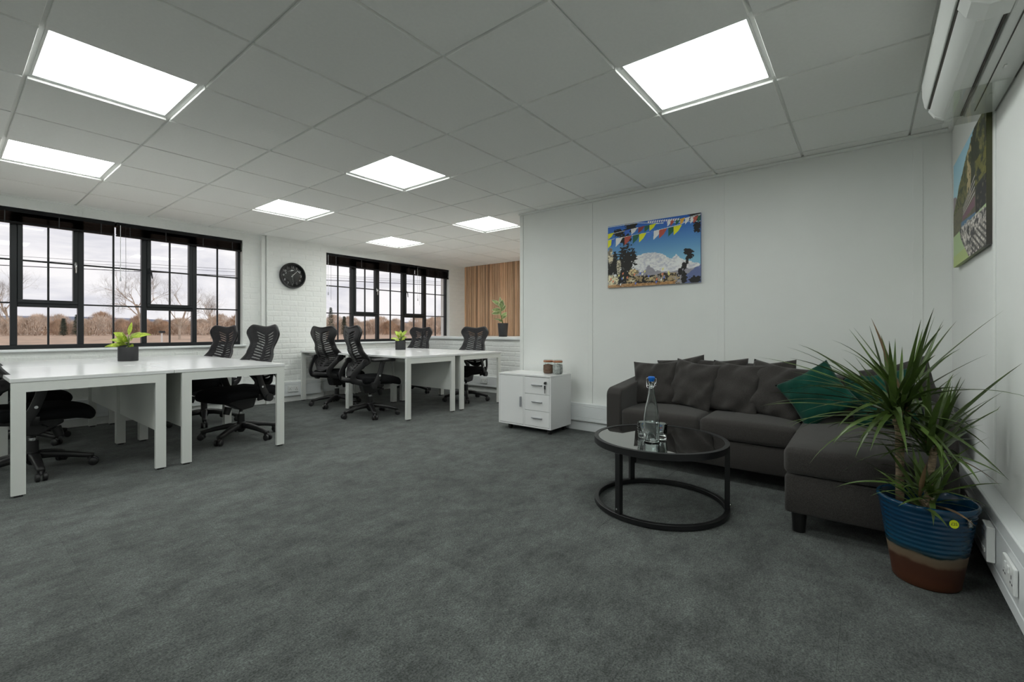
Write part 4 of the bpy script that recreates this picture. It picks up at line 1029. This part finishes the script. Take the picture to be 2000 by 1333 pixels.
obj('air_slot', MB().prism(acp([(.1995, 1.986), (.2125, 1.9975), (.2085, 2.003), (.1985, 1.993)]), AX0 + .02, AX1 - .01, 'x'), 'ac_dark', ac)
obj('air_slot', MB().prism(acp([(.1055, 1.9280), (.1115, 1.9290), (.1105, 1.9345), (.1060, 1.9335)]), AX0 + .09, AX1 - .025, 'x'), 'ac_dark', ac)
obj('seam', MB().box(AX0 + .05, AX1 - .06, .070, .073, -.1450, -.1428).box(AX0 + .02, AX1 - .01, .0015, .006, -.1455, -.1435), 'ac_dark', ac)
for x in (-.28, .0, .24): obj('clip', MB().box(x - .012, x + .012, .045, .053, -.1465, -.1432), 'grid_white', ac, bevel=.001)
obj('display', MB().box(AX0 + .02, AX0 + .06, .2055, .2075, -.075, -.06), 'handle_grey', ac)
obj('deflector', MB().box(.10, AX1 + .045, .004, .165, -.1545, -.1515), 'clear_acrylic', ac)

# ------------------------------------------------------------------ plants
def leaf_mb(p0, d, length, width, droop, n=9, fold=.25, twist=0.0, base=.35, shape=1.0, wall=None, face=(0, 0, 1)):
    """arched blade from p0 heading d; strip of two columns folded on the midrib"""
    m = MB(); p = Vector(p0); d = Vector(d).normalized(); st = length / n; pts = []
    side = d.cross(Vector(face))
    if side.length < .05: side = Vector((math.cos(twist * 9), math.sin(twist * 9), 0))
    side.normalize()
    for k in range(n + 1):
        s = k / n; wdt = width / 2 * (base + (1 - base) * min(1, s / .35) ** .8 if s < .35 else max(.02, 1 - ((s - .35) / .65) ** (1.6 * shape)))
        sd = side - d * side.dot(d); sd.normalize(); up = sd.cross(d)
        if up.dot(Vector(face)) < 0: up = -up
        sd2 = sd * math.cos(twist * s) + up * math.sin(twist * s)
        pts.append((p.copy(), sd2, up, wdt)); p = p + d * st
        d = (d + Vector((0, 0, -droop * (.25 + 1.1 * s) / n))).normalized()
        if wall is not None and p.y < wall:
            p.y = wall + .001; d.y = max(d.y, 0.02); d.normalize()
    for (q, sd, up, wdt) in pts: m.v += [tuple(q - sd * wdt + up * wdt * fold), tuple(q), tuple(q + sd * wdt + up * wdt * fold)]
    for k in range(n):
        a = 3 * k; m.f += [(a, a + 1, a + 4, a + 3), (a + 1, a + 2, a + 5, a + 4)]
    if wall is not None: m.v = [(x, max(y, wall), z) for x, y, z in m.v]
    return m
def add_leaf(parent, mb, material, origin):
    o = Vector(origin); mb.v = [tuple(Vector(v) - o) for v in mb.v]
    return obj('leaf', mb, material, parent, smooth=True)
PX, PY = 2.45, -.187
dp = thing('potted_dracaena', 'tall dracaena with three leaf heads in a blue and brown glazed pot', 'potted plant', (PX, PY, 0))
prof = [(.0001, 0), (.098, 0), (.104, .006), (.107, .03)]
for k in range(1, 14): z = .03 + .285 * k / 14; prof.append((.107 + .040 * k / 14, z))
outer = []
for i in range(70):
    z = .03 + .275 * i / 69; r = .107 + .0415 * (i / 69)
    if z > .14: r += .0016 * math.sin((z - .14) / .0185 * 2 * PI)
    outer.append((r, z))
prof = [(.0001, 0), (.098, 0), (.104, .006)] + outer + [(.150, .309), (.155, .315), (.156, .326), (.152, .332), (.146, .332), (.1425, .326), (.138, .29), (.10, .06), (.0001, .055)]
obj('pot', MB().lathe(prof, 56), 'glazed_pot', dp, smooth=True)
obj('soil', MB().lathe([(.1375, .262), (.13, .272), (.06, .278), (.0001, .276)], 40), 'soil', dp, smooth=True)
ang = math.atan2(-.36, -.93)
def on_pot(a, z): r = .107 + .0415 * (z - .03) / .275 + .0060; return Vector((r * math.cos(a), r * math.sin(a), z))
sa = math.radians(212)
def sticker(name, a, z, r_, material, txts):
    c = on_pot(a, z); o = link(name, None, dp, c, (math.radians(90 - 8), 0, a + PI / 2)); o.empty_display_size = .02
    m = MB().lathe([(r_, 0), (r_, .0012), (.0001, .0012)], 28) if r_ > 0 else MB().box(-.011, .011, -.016, .016, 0, .001)
    me = m.mesh('sticker_disc', material); o2 = link('sticker_disc', me, o)
    for s, dy, sz, mt in txts: link('lettering', text_mesh('lettering', s, sz, mt, .0002), o, (0, dy, .0014))
    return o
sticker('price_sticker', math.radians(206), .285, .0150, 'sticker_yellow', [('£25', 0, .014, 'ink_black')])
st2 = sticker('care_label', math.radians(228), .288, 0, 'sticker_black', [])
for k in range(5): link('lettering', MB().box(-.008 + .002 * (k % 2), .007 - .002 * (k % 3), .009 - .005 * k, .011 - .005 * k, .001, .0014).mesh('lettering', 'ink_white'), st2)
rnd = random.Random(11)
def cane(pts, rad, n=10):
    fine = []; rr = []
    for k in range(len(pts) - 1):
        for q in range(6): fine.append(Vector(pts[k]).lerp(Vector(pts[k + 1]), q / 6)); rr.append(rad[k] + (rad[k + 1] - rad[k]) * q / 6 + rnd.uniform(-.0012, .0012))
    fine.append(Vector(pts[-1])); rr.append(rad[-1])
    o = Vector((PX, PY, 0)); return obj('cane', MB().tube([tuple(p - o) for p in fine], rr, n), 'cane_bark', dp, smooth=True)
H1 = Vector((2.555, -.112, .665)); H2 = Vector((2.525, -.215, .535)); H3 = Vector((2.372, -.182, .36))
cane([(2.553, -.112, .26), (2.55, -.112, .40), (2.554, -.112, .585)], [.0150, .0145, .0165])
for dx, dy in ((-.030, .022), (.0, -.004), (.030, -.030)): cane([(2.554 + dx * .2, -.112 + dy * .2, .57), (2.554 + dx * .7, -.112 + dy * .7, .61), (2.554 + dx, -.112 + dy, .68)], [.011, .009, .008])
cane([(2.50, -.19, .26), (2.515, -.205, .40), (2.525, -.215, .49)], [.013, .012, .013])
for dx, dy in ((-.018, .02), (.02, -.02)): cane([(2.525, -.215, .48), (2.525 + dx, -.215 + dy, .545)], [.009, .007])
cane([(2.372, -.182, .26), (2.372, -.182, .31)], [.016, .014])
for dx, dy in ((-.022, .02), (.018, -.018)): cane([(2.372, -.182, .295), (2.372 + dx, -.182 + dy, .35)], [.009, .007])
def head(c, n, l0, l1, w_, spread, heads, el0=-.25):
    for k in range(n):
        hd = heads[k % len(heads)]; p = c + Vector((hd[0], hd[1], rnd.uniform(-.05, .03)))
        a = k * 2.39996 + rnd.uniform(-.3, .3); s = (k + .5) / n; el = 1.42 - (1.42 - el0) * s ** .75 + rnd.uniform(-.12, .12)
        for _ in range(8):
            d = Vector((math.cos(a) * math.cos(el), math.sin(a) * math.cos(el), math.sin(el))); ln = rnd.uniform(l0, l1) * (.8 + .2 * math.sin(PI * s))
            if p.y + d.y * ln * .9 > -.40: break
            a = rnd.uniform(0, 2 * PI)
        mt = 'leaf_dead' if rnd.random() < .03 else 'leaf_dracaena'
        add_leaf(dp, leaf_mb(p, d, ln, w_ * rnd.uniform(.8, 1.15), rnd.uniform(.25, 1.0) * spread * (.5 + s), 10, .35, rnd.uniform(-.5, .5), .55, .9, -.418), mt, (PX, PY, 0))
head(H1, 84, .34, .58, .0215, 1.25, [(-.028, .02), (.0, -.002), (.028, -.026)])
head(H2, 64, .28, .50, .020, 1.15, [(-.015, .016), (.018, -.016)], -.05)
head(H3, 42, .16, .34, .018, 1.0, [(-.022, .02), (.018, -.018)], .05)

def pot_cyl(parent, r, h, taper=1.0):
    obj('pot', MB().lathe([(.0001, 0), (r * taper * .97, 0), (r * taper, .004), (r, h - .004), (r - .002, h), (r - .006, h), (r - .007, h - .02), (.0001, h - .021)], 36), 'pot_black', parent, auto=50)
    obj('soil', MB().lathe([(r - .0075, h - .019), (r * .5, h - .013), (.0001, h - .012)], 24), 'soil', parent, smooth=True)
def dieffenbachia(label, loc, rz, leaves, seed, lsc=1.0):
    t = thing('potted_dieffenbachia', label, 'potted plant', loc, rz); rn = random.Random(seed); h = .132
    pot_cyl(t, .076, h)
    obj('stem', MB().tube([(0, 0, h - .02), (.004, 0, h + .05), (0, .003, h + .10)], [.008, .007, .005], 8), 'stem_green', t, smooth=True)
    for (a, el, ln, wd_, dr, z) in leaves:
        a = math.radians(a); el = math.radians(el); d = Vector((math.cos(a) * math.cos(el), math.sin(a) * math.cos(el), math.sin(el)))
        p = Vector((0, 0, h + z)); q = p + d * ln * .28 * lsc
        obj('leaf_stalk', MB().tube([tuple(p), tuple(p.lerp(q, .5) + Vector((0, 0, .004))), tuple(q)], [.0035, .003, .0022], 6), 'stem_green', t, smooth=True)
        obj('leaf', leaf_mb(q, d, ln * 1.1 * lsc, wd_ * 1.35 * lsc, dr, 10, .15, rn.uniform(-.25, .25), .12, 1.1, None, (rn.uniform(-.3, .3), -.75, .65)), 'leaf_yellow', t, smooth=True)
RX = -YAW                                     # local x = picture right for laying out leaves
dieffenbachia('yellow-green leafy plant in a black pot on the desks by the window with field trees', (1.108, 5.49, ZD + .0008), RX,
              [(8, 22, .15, .040, .9, .07), (172, 30, .13, .045, .5, .06), (100, 72, .12, .034, .2, .08), (-35, 20, .085, .04, .7, .04), (-70, 35, .085, .045, .9, .035),
               (200, 2, .13, .035, .5, .015), (-110, 30, .075, .045, 1.1, .03), (-140, 15, .07, .04, 1.2, .02), (40, 45, .09, .036, .5, .06), (-20, 5, .055, .035, .8, .008), (-60, 0, .05, .035, .8, .005), (240, 40, .08, .04, .8, .04), (-80, 55, .10, .04, .9, .045), (-100, 15, .07, .045, 1.0, .012), (-45, 40, .08, .04, .9, .03), (215, 25, .10, .04, .9, .03), (-25, 42, .09, .042, .8, .05)], 1)
dieffenbachia('yellow-green leafy plant in a black pot on the desks beside the low brick wall', (4.285, 5.50, ZD + .0008), RX,
              [(20, 50, .15, .055, .5, .05), (155, 48, .14, .062, .6, .05), (100, 65, .11, .05, .4, .06), (15, 20, .10, .05, .7, .03), (185, 12, .14, .045, .7, .02), (-60, 55, .10, .055, .9, .04),
               (-120, 40, .10, .055, 1.0, .03), (-30, 15, .09, .045, .8, .01), (220, 5, .085, .04, .7, .01), (60, 40, .12, .05, .6, .04), (-90, 10, .06, .04, .9, .005)], 2, .74)
rp = thing('potted_rubber_plant', 'variegated rubber plant in a tall black pot on the ledge', 'potted plant', (5.76, 4.72, .897), RX)
pot_cyl(rp, .088, .225, .78)
obj('stem', MB().tube([(0, 0, .20), (-.02, 0, .30), (-.035, 0, .38), (-.03, 0, .46), (-.045, 0, .54)], [.009, .008, .006, .005, .003], 8), 'stem_green', rp, smooth=True)
for (x, z, a, el, ln, wd_) in ((-.045, .52, 175, 35, .16, .06), (-.035, .44, 165, 5, .15, .07), (-.03, .47, -70, 65, .15, .085), (-.035, .40, 190, -5, .15, .065), (-.03, .42, 40, 50, .14, .06), (-.045, .54, 95, 80, .12, .035),
                               (-.02, .33, 30, 40, .12, .06), (-.015, .30, -30, 30, .11, .05), (-.02, .28, 185, 8, .13, .025), (-.01, .25, 170, 25, .07, .04), (-.03, .36, -110, 40, .11, .06), (-.04, .48, 120, 50, .13, .055)):
    a = math.radians(a); el = math.radians(el); d = Vector((math.cos(a) * math.cos(el), math.sin(a) * math.cos(el), math.sin(el)))
    l = obj('leaf', leaf_mb((x, 0, z), d, ln * 1.02, wd_ * 1.0, .25, 8, .12, .1, .15, 1.3, None, (0, -.8, .6)), 'leaf_rubber', rp, smooth=True)
    eg = leaf_mb((x, 0, z), d, ln * 1.06, wd_ * 1.26, .25, 8, .12, .1, .15, 1.3, None, (0, -.8, .6)); eg.v = [(vx, vy + .0012, vz - .0010) for vx, vy, vz in eg.v]
    obj('leaf_margin', eg, 'leaf_edge', l, smooth=True)

# ------------------------------------------------------------------ outside
GZ = -0.6
struct('ground', MB().box(-400, 900, YW + .3, 1500, GZ - .5, GZ), 'field_soil', 'ploughed brown field outside the windows')
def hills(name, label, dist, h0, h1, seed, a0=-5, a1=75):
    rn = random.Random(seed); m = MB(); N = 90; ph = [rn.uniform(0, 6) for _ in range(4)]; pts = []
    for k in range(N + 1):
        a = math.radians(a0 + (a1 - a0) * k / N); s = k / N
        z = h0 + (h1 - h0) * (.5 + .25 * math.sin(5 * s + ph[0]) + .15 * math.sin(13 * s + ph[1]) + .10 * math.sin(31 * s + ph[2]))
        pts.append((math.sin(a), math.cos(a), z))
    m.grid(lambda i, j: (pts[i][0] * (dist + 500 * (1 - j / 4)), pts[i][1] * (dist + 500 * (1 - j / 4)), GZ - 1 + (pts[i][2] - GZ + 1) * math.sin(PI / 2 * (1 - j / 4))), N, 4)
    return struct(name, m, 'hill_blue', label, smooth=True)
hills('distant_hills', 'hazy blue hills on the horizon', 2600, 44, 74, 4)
def branchy(rn, p, d, ln, r, depth, tw, out, fine):
    """recursive limb; wood in out, twigs in fine"""
    pts = [Vector(p)]; rad = [r]; n = 4; d = Vector(d)
    for k in range(n):
        d = (d + Vector((rn.uniform(-1, 1), rn.uniform(-1, 1), rn.uniform(-.5, .9))) * .16).normalized(); pts.append(pts[-1] + d * ln / n); rad.append(r * (1 - .45 * (k + 1) / n))
    (out if depth > 2 else fine).tube([tuple(q) for q in pts], rad, 5 if depth > 2 else 3, False)
    if depth == 0: return
    for k in range(tw):
        s = rn.uniform(.35, 1.0); i = min(n - 1, int(s * n)); q = pts[i].lerp(pts[i + 1], s * n - i)
        a = rn.uniform(0, 2 * PI); side = d.cross(Vector((math.cos(a), math.sin(a), .3))).normalized()
        nd = (d * rn.uniform(.45, .9) + side * rn.uniform(.5, .95) + Vector((0, 0, .18))).normalized()
        branchy(rn, q, nd, ln * rn.uniform(.55, .78), rad[i] * .50, depth - 1, tw, out, fine)
def bare_tree(label, x, y, h, seed, lean=(0, 0), depth=4, tw=4, group=None):
    rn = random.Random(seed); a, b = MB(), MB()
    branchy(rn, (0, 0, 0), (lean[0], lean[1], 1), h * .34, h * .0145, depth, tw, a, b)
    t = thing('bare_tree', label, 'tree', (x, y, GZ), 0, group)
    obj('trunk', a, 'bark_pale', t, smooth=True); obj('twigs', b, 'bark_grey', t)
bare_tree('large pale barked bare tree in the field, leaning with wide forked limbs', 23.0, 103, 19, 5, (-.25, .0), 5, 5)
bare_tree('slender bare tree in the field beside the forked one', 27.0, 98, 16, 8, (.15, 0), 5, 4)
bare_tree('pale upright bare tree in the field seen past the pier side of the window', 29.5, 90, 13, 13, (0, 0), 5, 5)
bare_tree('bare tree in the field at the window end away from the pier', 8.0, 118, 17, 21, (-.1, 0), 5, 5)
# hedgerow: shrubs and trees along the field edge
rn = random.Random(77)
A0, A1 = Vector((-30, 236, 0)), Vector((215, 60, 0))
dirv = (A1 - A0).normalized(); nrm = Vector((dirv.y, -dirv.x, 0))
hedge = thing('hedgerow_thicket', 'low brown leafless hedgerow along the far edge of the field', 'hedgerow', (0, 0, GZ)); hedge['kind'] = 'stuff'
hm = {'twig_brown': MB(), 'twig_rust': MB()}
for k in range(110):
    s = (k % 55 + .5 * (k // 55)) / 55; p = A0.lerp(A1, s) + nrm * (-3.5 * (k // 55) + rn.uniform(-1.5, 1.5)); dist = p.length / 200
    if math.degrees(math.atan2(p.x, p.y)) > 62: continue
    sc_ = rn.uniform(.72, 1.1) * (.55 + .45 * dist); w_, h = 5.5 * sc_, 6.3 * sc_ * rn.uniform(.8, 1.1); m = hm[rn.choice(('twig_brown', 'twig_brown', 'twig_rust'))]
    for _ in range(2300):
        a = rn.uniform(0, 2 * PI); r = math.sqrt(rn.random()); z = rn.random() ** .8; q = math.sqrt(max(.05, 1 - z ** 2.2))
        c = p + dirv * (math.cos(a) * r * w_ * q) + nrm * (math.sin(a) * r * w_ * .5 * q) + Vector((0, 0, z * h)); d = Vector((rn.uniform(-.6, .6), rn.uniform(-.6, .6), 1)).normalized()
        L = rn.uniform(.5, 1.4); e_ = d.cross(Vector((math.cos(a), math.sin(a), .2))).normalized() * rn.uniform(.03, .08)
        m.add([tuple(c - e_), tuple(c + e_), tuple(c + d * L)], [(0, 1, 2)])
for kk, m in hm.items():
    me = bpy.data.meshes.new('twigs'); me.from_pydata(m.v, [], m.f); me.update(); me.materials.append(M[kk]); o = link('twigs', me, hedge); o['kind'] = 'stuff'
tv = []
for k in range(3):
    r3 = random.Random(90 + k); a, b = MB(), MB(); branchy(r3, (0, 0, 0), (0, 0, 1), 4.2, .16, 4, 4, a, b); tv.append((a.mesh('trunk', 'twig_brown'), b.mesh('twigs', 'twig_brown')))
for k in range(16):
    p = A0.lerp(A1, .06 + .80 * (k + rn.uniform(.2, .8)) / 16) + nrm * rn.uniform(-16, -10)
    t = thing('hedgerow_tree', 'bare brown tree rising above the hedgerow across the field', 'tree', (p.x, p.y, GZ), rn.uniform(0, 6), 'hedgerow trees')
    q = tv[k % 3]; link('trunk', q[0], t); link('twigs', q[1], t); sc_ = rn.uniform(.7, 1.05) * (.5 + .5 * p.length / 200); t.scale = (sc_, sc_, sc_)
def conifer(label, x, y, h, seed):
    rn = random.Random(seed); m = MB(); t = thing('conifer', label, 'tree', (x, y, GZ), 0)
    for _ in range(1500):
        z = rn.random(); a = rn.uniform(0, 2 * PI); R = h * .17 * (1 - z) ** .8 + .1; r = R * math.sqrt(rn.random())
        p = Vector((r * math.cos(a), r * math.sin(a), .06 * h + z * .94 * h)); d = Vector((math.cos(a), math.sin(a), -.2)); s = Vector((-math.sin(a), math.cos(a), 0)) * .16
        m.add([tuple(p - s), tuple(p + s), tuple(p + d * .55)], [(0, 1, 2)])
    obj('foliage', m, 'conifer_green', t); obj('trunk', MB().tube([(0, 0, -.1), (0, 0, h * .8)], [.16, .04], 6), 'bark_pale', t)
def spot(px, d):                              # bearing of a thing outside, as seen through the window, and its distance
    a = YAW + math.atan((px - 1000) / F_PX); return d * math.sin(a), d * math.cos(a)
for lab, px, d, h in (('dark green conifer in the hedgerow, taller of the pair', 150, 188, 6.4), ('dark green conifer in the hedgerow, shorter of the pair', 124, 188, 5.2), ('tall dark conifer beyond the field seen beside the clock pier', 646, 160, 9.2), ('rounded dark evergreen beyond the field, beside the tall conifer', 672, 165, 6.5)):
    conifer(lab, *spot(px, d), h, int(px))
px_, py_ = spot(316, 78)
fp_ = thing('field_post', 'slim white post with a dark cap standing in the field', 'post', (px_, py_, GZ))
obj('post', MB().cyl((0, 0, -.1), (0, 0, 1.25), .11, n=10), 'grid_white', fp_); obj('cap', MB().box(-.3, .35, -.15, .15, 1.25, 1.55), 'black_metal', fp_)
for k, (a, b, lab) in enumerate((((4.578, 61.907, 7.0), (30.925, 49.341, 7.0), 'thick black overhead wire crossing the sky, lowest of three'), ((4.649, 62.86, 8.0), (21.227, 56.804, 8.0), 'thin overhead wire crossing the sky, topmost of three'), ((4.6, 62.4, 7.62), (21.2, 56.3, 7.66), 'thin overhead wire crossing the sky, middle of three'))):
    a, b = Vector(a), Vector(b); d = b - a; p0, p1 = a - d * 1.2, a + d * 4
    o = obj('overhead_wire', MB().tube([tuple(p0.lerp(p1, s / 8)) for s in range(9)], .035 if k == 0 else .016, 5), 'wire_black')
    tag(o, lab, 'wire')
